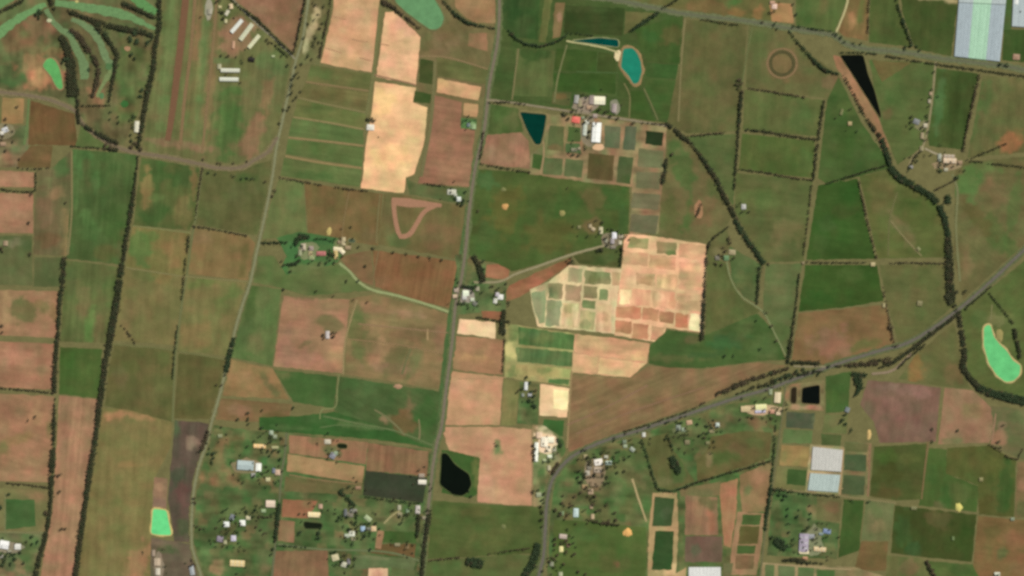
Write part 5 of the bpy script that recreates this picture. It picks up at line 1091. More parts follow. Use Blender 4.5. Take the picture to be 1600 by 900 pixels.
TREELINES = [
    ('broad dark windbreak down the whole western side', [(250, -60), (250, 40), (243, 75), (240, 110), (232, 140), (226, 175), (221, 205), (216, 232)], [7, 7, 6, 7, 10, 7, 6, 5], 1, 0),
    ('thin upper stretch of the western windbreak below the airfield road', [(216, 244), (211, 290), (207, 320), (202, 348), (197, 378), (193, 408)], [3.5, 4.5, 7, 6, 6, 6], 1, 0),
    ('thick middle stretch of the western windbreak', [(192, 412), (187, 440), (184, 465), (175, 515), (168, 555)], [8, 12, 12, 12, 9], 1, 0),
    ('lower stretch of the western windbreak beside the tan strip', [(166, 560), (161, 600), (155, 642), (150, 685), (142, 730), (135, 782), (127, 836), (120, 888), (110, 960)], [9, 10, 9, 7, 9, 8, 9, 9, 9], 1, 0),
    ('dark hedge east of the western pink fields', [(101, 402), (99, 440), (94, 470), (91, 525), (87, 565), (85, 612)], [8, 7, 7, 6, 7, 7], 1, 0),
    ('ragged hedge west of the long tan strip', [(86, 622), (85, 655), (85, 690), (82, 725), (81, 757), (80, 790), (76, 818), (70, 846), (60, 882), (48, 950)], [3, 5, 6, 11, 8, 5, 6, 7, 7, 7], .95, 0),
    ('thin hedge between two pink fields in the south-west', [(-50, 603), (0, 606), (50, 610), (84, 614)], 3.2, 1, 2),
    ('brownish hedge north of the watered paddock', [(10, 754), (42, 757), (77, 762)], 3.4, 1, 2),
    ('short hedge at the corner of the western pink fields', [(-40, 293), (0, 295), (17, 298), (50, 300), (56, 297), (56, 270)], 3.2, .95, 0),
    ('tree belt across the top of the golf course', [(106, 16), (130, 26), (155, 36), (190, 44), (224, 50), (241, 56)], [4, 7, 10, 9, 8, 6], 1, 0),
    ('tree belt in the north-western corner of the golf course', [(-10, 22), (14, 12), (38, 0)], 5, 1, 0),
    ('short tree belt entering the golf course from the north', [(73, -14), (79, 0), (85, 13)], 6, 1, 0),
    ('tree belt behind the corner fairway', [(192, 5), (215, 14), (241, 27)], 6, 1, 0),
    ('winding brown tree belt inside the golf course', [(112, 47), (124, 56), (134, 72), (149, 92), (155, 108), (151, 132), (144, 152)], [6, 8, 8, 7, 7, 7, 6], 1, 2),
    ('broad dark wood east of the golf pond', [(96, 56), (106, 76), (112, 100), (112, 125), (116, 148)], [9, 13, 16, 18, 22], 1, 0),
    ('tree belt along the eastern edge of the golf course', [(152, 42), (165, 54), (175, 70), (184, 84), (180, 110), (174, 140), (171, 160)], [9, 7, 5, 6, 5, 5, 4], 1, 0),
    ('hedge across the southern end of the golf course', [(128, 165), (150, 165), (172, 165)], 3.4, 1, 0),
    ('hedge crossing the western road', [(122, 156), (122, 175), (124, 192)], 5, 1, 0),
    ('slanting hedge along the curved western road', [(128, 193), (142, 202), (160, 212), (185, 224)], [4, 6, 7, 6], 1, 0),
    ('thin hedge north of the long green paddock', [(112, 228), (140, 230), (165, 232), (184, 234)], [2.4, 2.6, 4, 6], .9, 0),
    ('dark hedge between the hangar road and the brown field', [(350, -16), (362, 0), (382, 16), (402, 30), (430, 58), (457, 84)], [3, 3, 4, 5, 4, 4], 1, 0),
    ('dark hedge east of the brown field beside the airfield', [(479, -30), (477, 0), (470, 35), (464, 62), (459, 82)], 4.4, 1, 0),
    ('narrow windbreak west of the uppermost sandy field', [(519, -20), (516, 10), (508, 50), (499, 92)], [3, 3, 4, 4], .9, 2),
    ('short hedge below the hangar road', [(424, 66), (436, 76), (450, 88)], 3.4, .9, 0),
    ('green creek line south of the large top pond', [(690, -2), (700, 10), (713, 23), (730, 35), (752, 40), (774, 45)], [3, 4, 5, 5, 4.5, 4], 1, 1),
    ('brushy edge west of the large top pond', [(598, 2), (616, 12), (636, 28), (656, 44)], [9, 5, 4.5, 4], .9, 2),
    ('dark creek line south of the northern dark fields', [(795, 48), (806, 60), (822, 69), (846, 72), (868, 66), (884, 56)], 4.4, 1, 1),
    ('hedge north of the slim teal pond', [(884, 52), (900, 52), (930, 56)], 3, .8, 1),
    ('slanting creek line north-east of the turquoise pond', [(1028, 20), (1010, 32), (995, 42), (986, 48)], 5, 1, 1),
    ('slanting creek line north of the top road', [(1066, -6), (1050, 4), (1036, 12)], 4, 1, 0),
    ('hedge north of the large olive field', [(1096, 30), (1125, 35), (1154, 39)], 3, 1, 0),
    ('creek trees winding south-east from the farm road', [(1040, 192), (1056, 203), (1066, 213), (1080, 224), (1100, 250), (1120, 280), (1130, 303), (1143, 327), (1152, 345)], [4, 6, 6, 4.5, 5, 6, 7, 6, 5], 1, 0),
    ('lower creek trees running down to the winding track', [(1150, 345), (1160, 362), (1172, 380), (1184, 396), (1194, 412)], [7, 8, 7, 6, 6], 1, 1),
    ('short hedge joining the creek from the east', [(1074, 213), (1100, 210), (1131, 207)], 3.2, 1, 2),
    ('hedge west of the square paddocks', [(1159, 142), (1156, 180), (1153, 225), (1149, 270), (1147, 300)], [5, 5, 4, 4, 3], 1, 0),
    ('dark hedge along the northern side of the square paddocks', [(1170, 138), (1200, 142), (1240, 149), (1258, 152)], 3.2, 1, 2),
    ('dark hedge between the two square paddocks', [(1168, 202), (1200, 206), (1240, 213), (1276, 218)], 4, 1, 0),
    ('dark hedge east of the square paddocks', [(1288, 157), (1282, 195), (1276, 235), (1271, 280)], 4.2, 1, 0),
    ('thin hedge south of the square paddocks', [(1155, 264), (1200, 270), (1240, 278), (1270, 281)], 3, .95, 2),
    ('sparse hedge west of the deep green paddocks', [(1268, 290), (1264, 330), (1258, 380), (1255, 400)], 2.8, .75, 2),
    ('hedge west of the brown paddock above the highway', [(1249, 425), (1246, 460), (1240, 505), (1235, 540), (1231, 566)], [3, 3.4, 4, 5, 5], .95, 0),
    ('hedge slanting up to the creek above the deep green paddock', [(1290, 287), (1310, 281), (1335, 273), (1360, 265), (1385, 258)], [2.6, 3, 4, 3, 2.6], .95, 0),
    ('green hedge from the northern road to the long black dam', [(1232, 47), (1248, 68), (1262, 82), (1275, 98), (1290, 110), (1312, 116)], [3, 4, 4.5, 5, 5, 4], 1, 1),
    ('thin trees along the bare bank of the long black dam', [(1318, 118), (1335, 148), (1350, 178), (1365, 200), (1376, 214)], [3, 4, 4, 5, 6], .95, 0),
    ('thick creek wood bending past the eastern farm', [(1378, 218), (1386, 240), (1392, 262), (1406, 278), (1432, 292), (1456, 306), (1468, 322), (1476, 340), (1482, 368)], [7, 8, 10, 12, 10, 10, 10, 9, 8], 1, 1),
    ('lower creek wood running down to the highway bridge', [(1482, 372), (1483, 400), (1484, 440), (1486, 470)], [9, 14, 14, 15], .9, 0),
    ('creek trees south of the highway bridge', [(1498, 488), (1503, 520), (1508, 555), (1504, 572), (1515, 590), (1530, 604)], [7, 7, 8, 10, 7, 10], 1, 0),
    ('broad creek wood below the crescent dam', [(1530, 606), (1550, 614), (1575, 620), (1600, 626), (1660, 634)], [11, 13, 15, 14, 14], 1, 1),
    ('thin hedge east of the deep green paddocks', [(1341, 282), (1350, 320), (1360, 365), (1370, 404)], 2.6, .9, 2),
    ('thin hedge east of the brown paddock', [(1380, 450), (1386, 480), (1392, 512), (1398, 538)], [2.4, 2.6, 3.6, 3], .8, 2),
    ('hedge between the two deep green paddocks', [(1268, 410), (1300, 410), (1330, 410), (1354, 410)], 3, .9, 0),
    ('brown hedge leading to the lower creek wood', [(1390, 411), (1415, 410), (1445, 411), (1476, 411)], 3.2, .95, 2),
    ('hedge south of the northern road by the black dam', [(1312, 82), (1340, 82), (1370, 84)], 2.6, .9, 1),
    ('long hedge south of the northern road in the east', [(1384, 87), (1430, 95), (1470, 101), (1520, 108), (1600, 119), (1660, 126)], 3.4, 1, 0),
    ('hedge north of the top road in the east', [(1238, 40), (1270, 45), (1300, 49)], 2.6, .9, 1),
    ('brown hedge between the dark crop and the eastern olive field', [(1530, 117), (1524, 145), (1516, 180), (1508, 215), (1505, 236)], [3.4, 4, 4.4, 4, 4], 1, 2),
    ('hedge slanting down to the northern road', [(1397, -20), (1403, 10), (1412, 36), (1420, 58), (1426, 72)], [3, 4, 5, 4, 4], 1, 1),
    ('straight thin hedge north of the top road', [(1358, -20), (1357, 20), (1356, 52)], 3, 1, 2),
    ('thin hedge across the eastern bright paddock', [(1510, 250), (1545, 255), (1600, 261), (1650, 266)], 2.4, .9, 0),
    ('thin slanting hedge east of the creek farm', [(1520, 246), (1545, 236), (1572, 224)], 2.4, .85, 0),
    ('thin hedge slanting down to the crescent dam', [(1546, 458), (1560, 476), (1574, 494), (1584, 506)], 2.6, .95, 0),
    ('hedge east of the crescent dam', [(1585, 515), (1590, 535), (1594, 558)], 5, 1, 0),
    ('dark hedge below the highway near the bridge', [(1512, 478), (1530, 464), (1548, 448)], 3.6, 1, 0),
    ('tree belt between the highway and its slip road', [(1300, 571), (1322, 571), (1345, 568), (1368, 566), (1392, 562)], [3, 5, 8, 12, 10], .6, 2),
    ('dark hedge along the southern side of the highway', [(1374, 574), (1392, 568), (1412, 554), (1432, 540), (1452, 524), (1474, 508), (1494, 492)], [4, 5, 5, 7, 6, 5, 5], 1, 0),
    ('second dark hedge beside the highway slip road', [(1404, 574), (1418, 560), (1436, 546), (1446, 538)], 4, 1, 0),
    ('dark tree block at the corner of the purple-brown field', [(1334, 584), (1354, 586)], 6, 1, 1),
    ('dark tree strip west of the purple-brown field', [(1340, 590), (1344, 604), (1337, 618)], [16, 10, 6], 1, 1),
    ('hedge north of the slip lane at the brown paddock', [(1237, 566), (1260, 566), (1282, 567)], 5, 1, 0),
    ('tree belt on the northern side of the highway', [(975, 674), (1010, 664), (1045, 652), (1080, 640), (1102, 628)], [2.4, 3, 3.4, 3.4, 4], .8, 2),
    ('wider tree belt on the northern side of the highway', [(1120, 615), (1146, 604), (1165, 596), (1188, 588), (1215, 580), (1234, 574)], [6, 10, 8, 7, 6, 5], .62, 2),
    ('straggling trees between the highway and its verge', [(1150, 616), (1180, 604), (1200, 600), (1240, 584), (1285, 580)], [4, 5, 6, 9, 4], .5, 0),
    ('dark hedge along the eastern side of the pink plots', [(1103, 402), (1102, 430), (1101, 460), (1099, 495), (1097, 530)], [3, 3, 5, 5, 6], 1, 0),
    ('hedge slanting from the creek to the pink plots', [(1137, 355), (1122, 366), (1110, 376), (1104, 396)], [4, 4, 4.5, 4], 1, 0),
    ('short straight hedge beside the winding track', [(1187, 418), (1185, 445), (1183, 474)], 4.6, 1, 0),
    ('short dark hedge east of the small plots', [(1041, 250), (1039, 268), (1035, 286)], 5, 1, 0),
    ('small hedge on the bare earth oval', [(1096, 319), (1092, 328), (1089, 338)], 4, 1, 0),
    ('hedge south of the roadside brown plots', [(752, 256), (780, 261), (805, 266), (829, 269)], [3, 3.4, 3, 3.2], 1, 0),
    ('hedge between the main road and the brown plots', [(755, 206), (754, 222), (751, 246)], [4, 3, 4], 1, 2),
    ('thin hedge south of the striped green fields', [(438, 277), (470, 283), (503, 289)], 2.8, .95, 2),
    ('thin hedge south of the sandy field', [(526, 292), (550, 296), (576, 298)], 2.8, .95, 2),
    ('thin hedge south of the brown field by the main road', [(664, 286), (680, 289), (696, 290)], 2.6, .9, 2),
    ('hedge from the rural road to the homestead', [(409, 379), (430, 379), (450, 378)], 4, 1, 1),
    ('dark garden trees north of the homestead', [(461, 385), (464, 375), (472, 369), (484, 370)], [7, 8, 9, 7], 1, 1),
    ('garden hedge behind the homestead lawn', [(492, 373), (508, 373), (523, 378)], 3, .9, 1),
    ('dark garden trees south of the homestead', [(450, 412), (462, 412), (470, 405)], 5, .9, 1),
    ('curving trees between the main road and the rusty plot', [(741, 400), (747, 412), (752, 424), (755, 440)], [8, 8, 9, 11], 1, 0),
    ('dark hedge in the farmyard beside the main road', [(722, 447), (732, 448), (742, 450)], 5, .9, 1),
    ('hedge north of the cream plot', [(746, 495), (762, 498), (778, 501), (798, 503)], 4, 1, 0),
    ('dark trees east of the cream plot', [(788, 486), (786, 500), (786, 522)], [6, 8, 10], 1, 0),
    ('hedge south of the white farmyard by the main road', [(716, 474), (726, 475), (734, 476)], 3.6, .9, 0),
    ('thin hedge between the tan field and the straw beds', [(788, 532), (787, 555), (785, 582)], 2.6, .9, 0),
    ('hedge on the eastern side of the grey lane in the western paddocks', [(317, 262), (311, 300), (305, 345)], 3, .8, 2),
    ('dark dashes of hedge on the western lane', [(295, 370), (293, 395)], 4, 1, 0),
    ('thin hedge further down the western lane', [(290, 405), (287, 440), (284, 470)], 2.4, .85, 0),
    ('green hedge on the lower western lane', [(278, 510), (273, 550), (270, 592)], 3.4, .95, 1),
    ('thin hedge north of the tan lane paddock', [(303, 353), (330, 357), (360, 363), (388, 368)], 2.4, .95, 2),
    ('faint line of bushes slanting through the tan western paddock', [(187, 506), (200, 518), (214, 540)], 2, .7, 2),
    ('dark thicket on the rural road', [(366, 528), (363, 540), (359, 556), (354, 580)], [7, 7, 8, 7], 1, 1),
    ('roadside trees beside the purplish ground', [(326, 674), (320, 690), (316, 704)], [5, 6, 6], .9, 2),
    ('tall hedge on the village lane', [(437, 788), (434, 815), (431, 845)], [5, 6, 5], 1, 1),
    ('dark hedge west of the main road in the south', [(655, 798), (654, 815), (652, 838)], [4, 6, 5], 1, 0),
    ('dark hedge on the eastern verge of the main road in the south', [(672, 798), (668, 825), (664, 850), (661, 880), (657, 930)], [7, 7, 6, 6, 6], 1, 0),
    ('brownish bushes across the southern roadside paddock', [(672, 876), (692, 873), (718, 871)], 2.6, .8, 2),
    ('thin hedge east of the dark wood in the south', [(762, 866), (780, 863), (800, 860), (830, 856)], 3, .9, 2),
    ('dark square wood in the southern paddock', [(730, 876), (742, 878), (754, 882)], [12, 17, 14], 1, 1),
    ('dark wood beside the highway near the southern edge', [(840, 850), (838, 866), (832, 882), (820, 898)], [10, 14, 14, 12], 1, 1),
    ('hedge inside the hamlet east of the highway', [(1002, 686), (1012, 715), (1020, 742), (1028, 764), (1050, 768), (1072, 760)], [3, 3.6, 3.6, 4, 4, 4], .95, 1),
    ('hedge climbing east to the village lane', [(1072, 760), (1092, 752), (1115, 746), (1140, 738), (1170, 730), (1204, 720)], [5, 4, 3.6, 4, 4, 4], .95, 0),
    ('hedge dropping from the highway to the dark thicket', [(1042, 676), (1048, 692), (1052, 706)], 4, .95, 1),
    ('dark thicket inside the eastern hamlet', [(1050, 714), (1055, 726), (1062, 738)], [10, 14, 9], 1, 1),
    ('hedge south of the hamlet on the highway', [(918, 812), (935, 816), (950, 818), (968, 820)], [3, 4, 5, 4], .9, 2),
    ('hedge beside the lane west of the white shade house', [(1212, 664), (1210, 700), (1207, 740), (1204, 770), (1199, 800), (1196, 828)], [3, 4, 4, 5, 5, 4], .9, 1),
    ('hedge south of the white shade house plots', [(1206, 764), (1222, 765), (1250, 770), (1290, 774), (1312, 776)], [5, 4, 3, 3.4, 3], .85, 1),
    ('dark clump of trees west of the lavender-roofed shed', [(1212, 844), (1222, 850), (1230, 858)], [12, 16, 12], .75, 1),
    ('hedge south of the lavender-roofed shed', [(1224, 874), (1242, 874), (1262, 879), (1286, 880)], [4, 6, 4, 3.4], .9, 0),
    ('dark creek trees at the southern edge in the east', [(1448, 878), (1456, 892), (1464, 908), (1474, 940)], [5, 6, 6, 6], 1, 2),
    ('thin brown bushes near the eastern edge', [(1546, 694), (1560, 702), (1574, 714), (1590, 718), (1598, 700)], 3, .8, 2),
    ('hedge north of the grey western yard', [(28, 262), (50, 264), (78, 262)], 2.2, .6, 2),
    ('hedge round the pond-side rough on the farm road', [(1004, 192), (1024, 193), (1040, 194)], 2.6, .9, 2),
    ('hedge west of the dark teal dam', [(764, 160), (790, 159), (820, 163)], 2.2, .7, 0),
    ('hedge behind the village fields', [(531, 768), (540, 775), (548, 784), (556, 790)], [5, 6, 6, 5], .7, 1),
    ('dark strip south of the large dark crop', [(572, 776), (600, 780), (630, 784), (656, 786)], 2.6, .9, 1),
    ('village hedge beside the grey-blue roofs', [(558, 800), (557, 812), (556, 820)], 4, .9, 1),
    ('hedge across the southern village', [(434, 852), (455, 853), (480, 855)], 2.8, .8, 1),
    ('dark hedge beside the cream-roofed sheds in the village', [(404, 807), (414, 808), (426, 808)], 3.4, .9, 2),
    ('dark trees beside the bright farmyard at the road junction', [(834, 694), (834, 706), (835, 720)], 4, 1, 2),
    ('roadside thicket at the junction', [(872, 724), (867, 732), (863, 740)], [5, 6, 5], 1, 2),
    ('hedge beside the drive to the white-roofed farm', [(934, 392), (942, 389)], 5, .9, 0),
    ('hedge east of the white-roofed farm', [(972, 386), (971, 400), (970, 414)], [5, 4, 4], .9, 0),
    ('garden trees west of the farm by the eastern creek', [(1424, 256), (1430, 244), (1438, 236)], 4, .9, 0),
    ('brown hedge south of the farm by the eastern creek', [(1462, 296), (1480, 288), (1498, 278)], 3.4, .9, 2),
    ('trees on the bend below the eastern creek farm', [(1480, 306), (1482, 316)], 9, .9, 1),
]
for t in TREELINES:
    treeline(*t)

trees('in the dotted row above the reddish field', [(560, 386, 4), (583, 388, 4.5), (615, 395, 5), (635, 397, 4.6), (653, 400, 4.6), (672, 403, 5), (690, 406, 4.6)])
trees('in the paddock south-east of the homestead', [(570, 415, 6), (542, 439, 4.6), (561, 439, 4.4), (548, 354, 4)])
trees('on the rural road below the hangars', [(450, 101, 5), (472, 101, 5), (463, 104, 4), (462, 117, 6), (458, 124, 5), (456, 134, 6), (455, 146, 6), (463, 152, 4.6), (459, 156, 5), (452, 166, 5), (443, 172, 5), (450, 172, 4), (437, 192, 5), (468, 120, 4), (470, 143, 3.6)], 0)
trees('in the belt beside the upper sandy field', [(493, 7, 5), (506, 10, 4.4), (497, 22, 3.6), (491, 31, 3.6), (481, 38, 4.4), (500, 45, 5), (503, 36, 4), (493, 60, 6), (490, 70, 6), (499, 66, 5), (476, 60, 4), (481, 88, 5), (488, 92, 4.4)], 0)
trees('beside the white house between the sandy fields', [(583, 187, 7), (575, 186, 6)])
trees('on the rural road south of the sandy fields', [(430, 298, 4.4), (427, 307, 5), (414, 284, 3.8)], 2)
trees('south of the airfield road bend', [(327, 270, 4.6), (337, 271, 4), (365, 275, 4.4), (378, 278, 4.6), (386, 279, 4.6), (395, 279, 5)], 1)
trees('on the northern side of the airfield road', [(318, 250, 4), (340, 255, 4), (345, 256, 3.6), (366, 255, 4), (386, 252, 4)], 2)
trees('along the tan lower stretch of the rural road', [(347, 602, 5), (339, 602, 4.4), (352, 586, 4)], 2)
trees('in the paddocks below the rural road', [(410, 640, 4.4), (459, 637, 5), (409, 668, 4.4), (373, 655, 5), (387, 655, 6), (388, 662, 5), (388, 645, 4.4)], 1)
trees('west of the homestead lawn', [(445, 414, 5), (453, 424, 5), (464, 400, 5), (443, 452, 5), (495, 454, 4), (440, 408, 4)], 0)
trees('on the homestead drive', [(511, 410, 5), (523, 410, 5), (515, 396, 7), (521, 398, 5), (500, 411, 4)], 0)
trees('beside the lone grey shed in the tan paddocks', [(506, 523, 6), (521, 520, 6), (521, 526, 6), (505, 529, 3.6)], 2)
trees('south of the drive to the main road', [(521, 462, 4), (552, 468, 3.6), (575, 472, 3.6)], 2)
trees('among the roofs beside the main road', [(713, 449, 5), (716, 474, 4), (743, 447, 5), (767, 447, 5), (791, 444, 4.6), (776, 452, 4), (795, 473, 5), (779, 475, 4.6), (738, 456, 4.4), (747, 470, 4)], 0)
trees('beside the rusty plot', [(757, 420, 5), (755, 408, 5)], 1)
trees('above the pink plots', [(957, 360, 5), (965, 361, 4.6), (942, 348, 5), (946, 372, 5), (938, 389, 5.4), (950, 382, 5), (971, 390, 5.4), (894, 407, 7), (889, 410, 5), (969, 406, 5)], 0)
trees('by the packing sheds on the farm road', [(882, 178, 7), (888, 185, 6), (895, 172, 5), (936, 172, 6), (947, 175, 6), (953, 181, 5), (921, 205, 6), (920, 213, 6), (913, 192, 5), (917, 151, 5), (966, 184, 5), (911, 167, 4), (990, 192, 4.4)], 0)
trees('in the yard south of the packing sheds', [(895, 242, 5), (904, 243, 5), (915, 232, 5), (889, 238, 4)], 1)
trees('at the north-western corner of the square paddocks', [(1153, 125, 8), (1150, 131, 6), (1158, 131, 6), (1154, 137, 5)], 2)
trees('in the paddock east of the small plots', [(1051, 240, 6)], 2)
trees('in the green field beyond the main road', [(747, 330, 4.4), (886, 294, 3.6)], 2)
trees('beside the small white shed east of the creek', [(1160, 331, 4.4), (1169, 331, 4)], 0)
trees('round the farm at the foot of the creek', [(1139, 373, 6), (1141, 380, 5), (1124, 398, 5), (1133, 392, 5), (1118, 412, 5), (1127, 413, 5), (1105, 408, 6), (1146, 403, 4), (1107, 384, 5)], 2)
trees('west of the eastern brown paddock', [(1201, 412, 5), (1262, 409, 3.6), (1249, 434, 4.6), (1206, 508, 5), (1214, 532, 5), (1197, 488, 4.4)], 2)
trees('in the green paddock above the highway', [(1182, 501, 3.6), (1188, 545, 4), (1132, 555, 5), (1146, 556, 4)], 1)
trees('round the farm on the dotted track', [(1425, 182, 6), (1423, 192, 6), (1424, 199, 5), (1440, 200, 6), (1447, 180, 4.4), (1452, 152, 3.6), (1456, 140, 3.6), (1449, 190, 4), (1459, 112, 4)], 0)
trees('round the farm by the eastern creek', [(1468, 259, 6), (1468, 266, 6), (1421, 263, 5), (1432, 252, 5), (1478, 257, 4.6), (1496, 277, 6), (1470, 252, 4), (1488, 260, 4)], 1)
trees('on the northern road near the long shade house', [(1415, 74, 6), (1424, 71, 6), (1432, 73, 5), (1438, 79, 4), (1564, 101, 6), (1572, 101, 5)], 1)
trees('on the northern road west of the black dam', [(1306, 53, 6), (1314, 59, 6), (1320, 66, 5), (1214, 45, 4), (1210, 38, 5), (1239, 42, 4), (1244, 22, 6), (1334, 68, 4), (1345, 69, 4)], 1)
trees('in the northern bend by the tan house plot', [(1190, 34, 5), (1205, 20, 4), (1240, 6, 4)], 2)
trees('around the highway bridge over the creek', [(1480, 462, 8), (1486, 470, 9), (1495, 455, 7), (1508, 455, 6), (1492, 478, 8), (1510, 482, 5)], 0)
trees('on the verge beside the slip lane', [(1210, 594, 6), (1220, 590, 7), (1232, 586, 7), (1245, 580, 6), (1256, 578, 6), (1272, 577, 5), (1279, 585, 5), (1296, 572, 5), (1205, 583, 6), (1238, 590, 5)], 1)
trees('beside the plots east of the square black dam', [(1318, 656, 6), (1320, 662, 6), (1314, 660, 5), (1330, 672, 5), (1321, 648, 5)], 1)
trees('beside the brown eastern paddock gate', [(1391, 511, 7), (1394, 528, 5), (1400, 540, 5)], 2)
trees('in the southern hamlet by the highway bend', [(917, 715, 7), (922, 722, 7), (930, 713, 6), (940, 708, 5), (914, 741, 6), (906, 736, 6), (903, 746, 6), (907, 752, 5), (930, 744, 6), (949, 730, 6), (949, 745, 6), (948, 755, 6), (961, 723, 5), (976, 718, 5), (976, 736, 5), (965, 738, 4.4), (953, 722, 5), (941, 736, 5), (985, 712, 4)], 0)
trees('in the lower hamlet gardens', [(907, 770, 6), (899, 775, 5), (916, 762, 6), (930, 775, 6), (928, 788, 6), (932, 798, 6), (950, 815, 8), (962, 812, 6), (960, 800, 4.4), (880, 775, 4.4), (878, 786, 6), (868, 795, 6), (876, 803, 6), (886, 805, 5), (893, 790, 5), (948, 788, 4)], 2)
trees('along the highway south of the hamlet', [(851, 770, 5), (848, 780, 5), (847, 800, 6), (846, 812, 6), (847, 822, 5), (833, 768, 5), (845, 790, 5)], 0)
trees('round the southern cream house', [(868, 842, 6), (867, 850, 6), (885, 845, 6), (891, 850, 5), (885, 862, 6), (872, 866, 6), (898, 866, 6), (866, 873, 6), (858, 876, 6), (880, 880, 5), (903, 892, 5), (914, 897, 5), (848, 892, 5)], 2)
trees('in the gardens south of the highway', [(1042, 660, 5), (1065, 660, 5), (1105, 665, 6), (1112, 668, 6), (1106, 676, 5), (1115, 690, 5), (1090, 662, 5), (1040, 686, 5), (1058, 674, 4.4), (1095, 680, 5)], 1)
trees('by the lavender-roofed shed', [(1227, 773, 7), (1224, 780, 6), (1218, 772, 5), (1231, 795, 4.6), (1230, 805, 5), (1246, 806, 6), (1232, 818, 4.6), (1248, 797, 4), (1206, 838, 5), (1232, 832, 5), (1266, 790, 4), (1267, 802, 4), (1266, 810, 4), (1263, 822, 4), (1240, 842, 5), (1238, 852, 5)], 1)
trees('on the field corners south of the white shade house', [(1331, 782, 4), (1357, 784, 5), (1303, 773, 4)], 1)
trees('on the southern village lane', [(427, 858, 6), (424, 866, 4.4), (517, 862, 5), (525, 861, 5), (535, 875, 5), (545, 884, 5)], 1)
trees('round the houses of the southern village', [(469, 832, 6), (498, 832, 8), (496, 840, 6), (570, 837, 6), (551, 849, 5), (556, 825, 5), (545, 826, 6), (570, 818, 5), (578, 818, 6), (588, 818, 5), (544, 808, 5), (532, 806, 6), (528, 812, 5), (535, 765, 5), (546, 760, 5), (625, 818, 4.4), (625, 808, 4), (634, 804, 4), (579, 857, 5), (549, 793, 5)], 1)
trees('round the grey-blue glasshouse', [(424, 690, 5), (428, 704, 6), (420, 704, 5), (436, 704, 5), (438, 716, 6), (396, 744, 5), (424, 683, 4.6), (333, 708, 8), (334, 716, 7), (332, 722, 6), (400, 796, 5), (368, 806, 4.4), (362, 812, 5), (386, 800, 5), (396, 806, 5), (350, 798, 4), (372, 832, 4), (345, 812, 4)], 1)
trees('along the lane in the south-western village', [(304, 778, 5), (305, 785, 5), (308, 822, 5), (315, 825, 5), (320, 826, 4), (401, 822, 4.4), (408, 828, 4.4), (414, 833, 5), (303, 880, 6), (297, 884, 5)], 2)
trees('round the south-western corner sheds', [(2, 866, 6), (10, 868, 6), (8, 876, 6), (22, 866, 5), (25, 874, 6), (18, 880, 6), (32, 863, 5), (38, 880, 5), (13, 772, 6), (1, 792, 7), (52, 838, 5), (60, 846, 6), (50, 850, 5), (5, 882, 5)], 1)
trees('beside the ragged hedge of the long tan strip', [(92, 742, 7), (93, 769, 5), (98, 826, 5), (103, 826, 4.4), (72, 800, 6), (74, 804, 5)], 2)
trees('in the mottled tan field in the south-west', [(44, 657, 4), (55, 651, 5), (3, 509, 6), (3, 520, 5)], 2)
trees('at the corners of the western pink fields', [(45, 347, 6), (49, 304, 5), (48, 397, 5), (104, 316, 4), (2, 388, 6), (4, 393, 5)], 2)
trees('in the yard at the western edge', [(10, 187, 6), (27, 167, 5), (5, 212, 5), (10, 196, 5), (10, 236, 5), (30, 248, 4), (20, 205, 4)], 2)
trees('near the golf course', [(210, 52, 10), (204, 60, 9), (214, 64, 9), (207, 84, 7), (212, 92, 6), (232, 66, 7), (222, 140, 8), (218, 150, 7), (172, 186, 4), (186, 190, 5), (184, 182, 4), (173, 175, 4), (209, 182, 5), (208, 198, 5), (204, 210, 5), (206, 220, 6), (58, 22, 8), (63, 18, 7), (60, 28, 6), (102, 92, 7), (98, 96, 6), (140, 108, 4.6)], 1)
trees('among the slanting hangars', [(347, 20, 8), (349, 28, 6), (341, 2, 5), (418, 63, 5), (420, 67, 4), (346, 87, 4), (357, 88, 5), (393, 88, 4)], 0)
trees('at the western road corner', [(166, 228, 8), (172, 229, 8), (205, 230, 7), (220, 231, 7), (212, 224, 6)], 2)
trees('at the green square beside the main road', [(724, 190, 4), (730, 187, 4)], 3)
trees('by the roadside house above the triangular track', [(711, 308, 5), (716, 318, 5), (724, 313, 6), (705, 294, 4.4), (727, 300, 5), (722, 320, 6)], 1)
trees('by the narrow white shed', [(832, 612, 6), (836, 618, 6), (826, 625, 7), (834, 632, 7), (837, 636, 5), (822, 590, 5), (828, 597, 5), (817, 606, 5)], 1)
trees('in the field east of the black roadside dam', [(776, 695, 4.4), (736, 775, 5), (733, 768, 4)], 1)
trees('in the green tail north-west of the junction', [(855, 704, 4.4), (877, 694, 7), (873, 688, 6), (858, 720, 4.4), (840, 765, 4.4)], 1)
trees('near the south-eastern field corner', [(1560, 690, 5), (1564, 699, 4), (1567, 664, 5), (1558, 898, 4), (1457, 670, 5), (1496, 672, 5), (1456, 690, 5)], 1)

rest = plant_trees()
SHRUBS = rest
def plant_shrubs(): grove('small garden and roadside trees scattered among the farms and villages', [p for p, lm in rest], [lm for p, lm in rest], name='shrubbery')

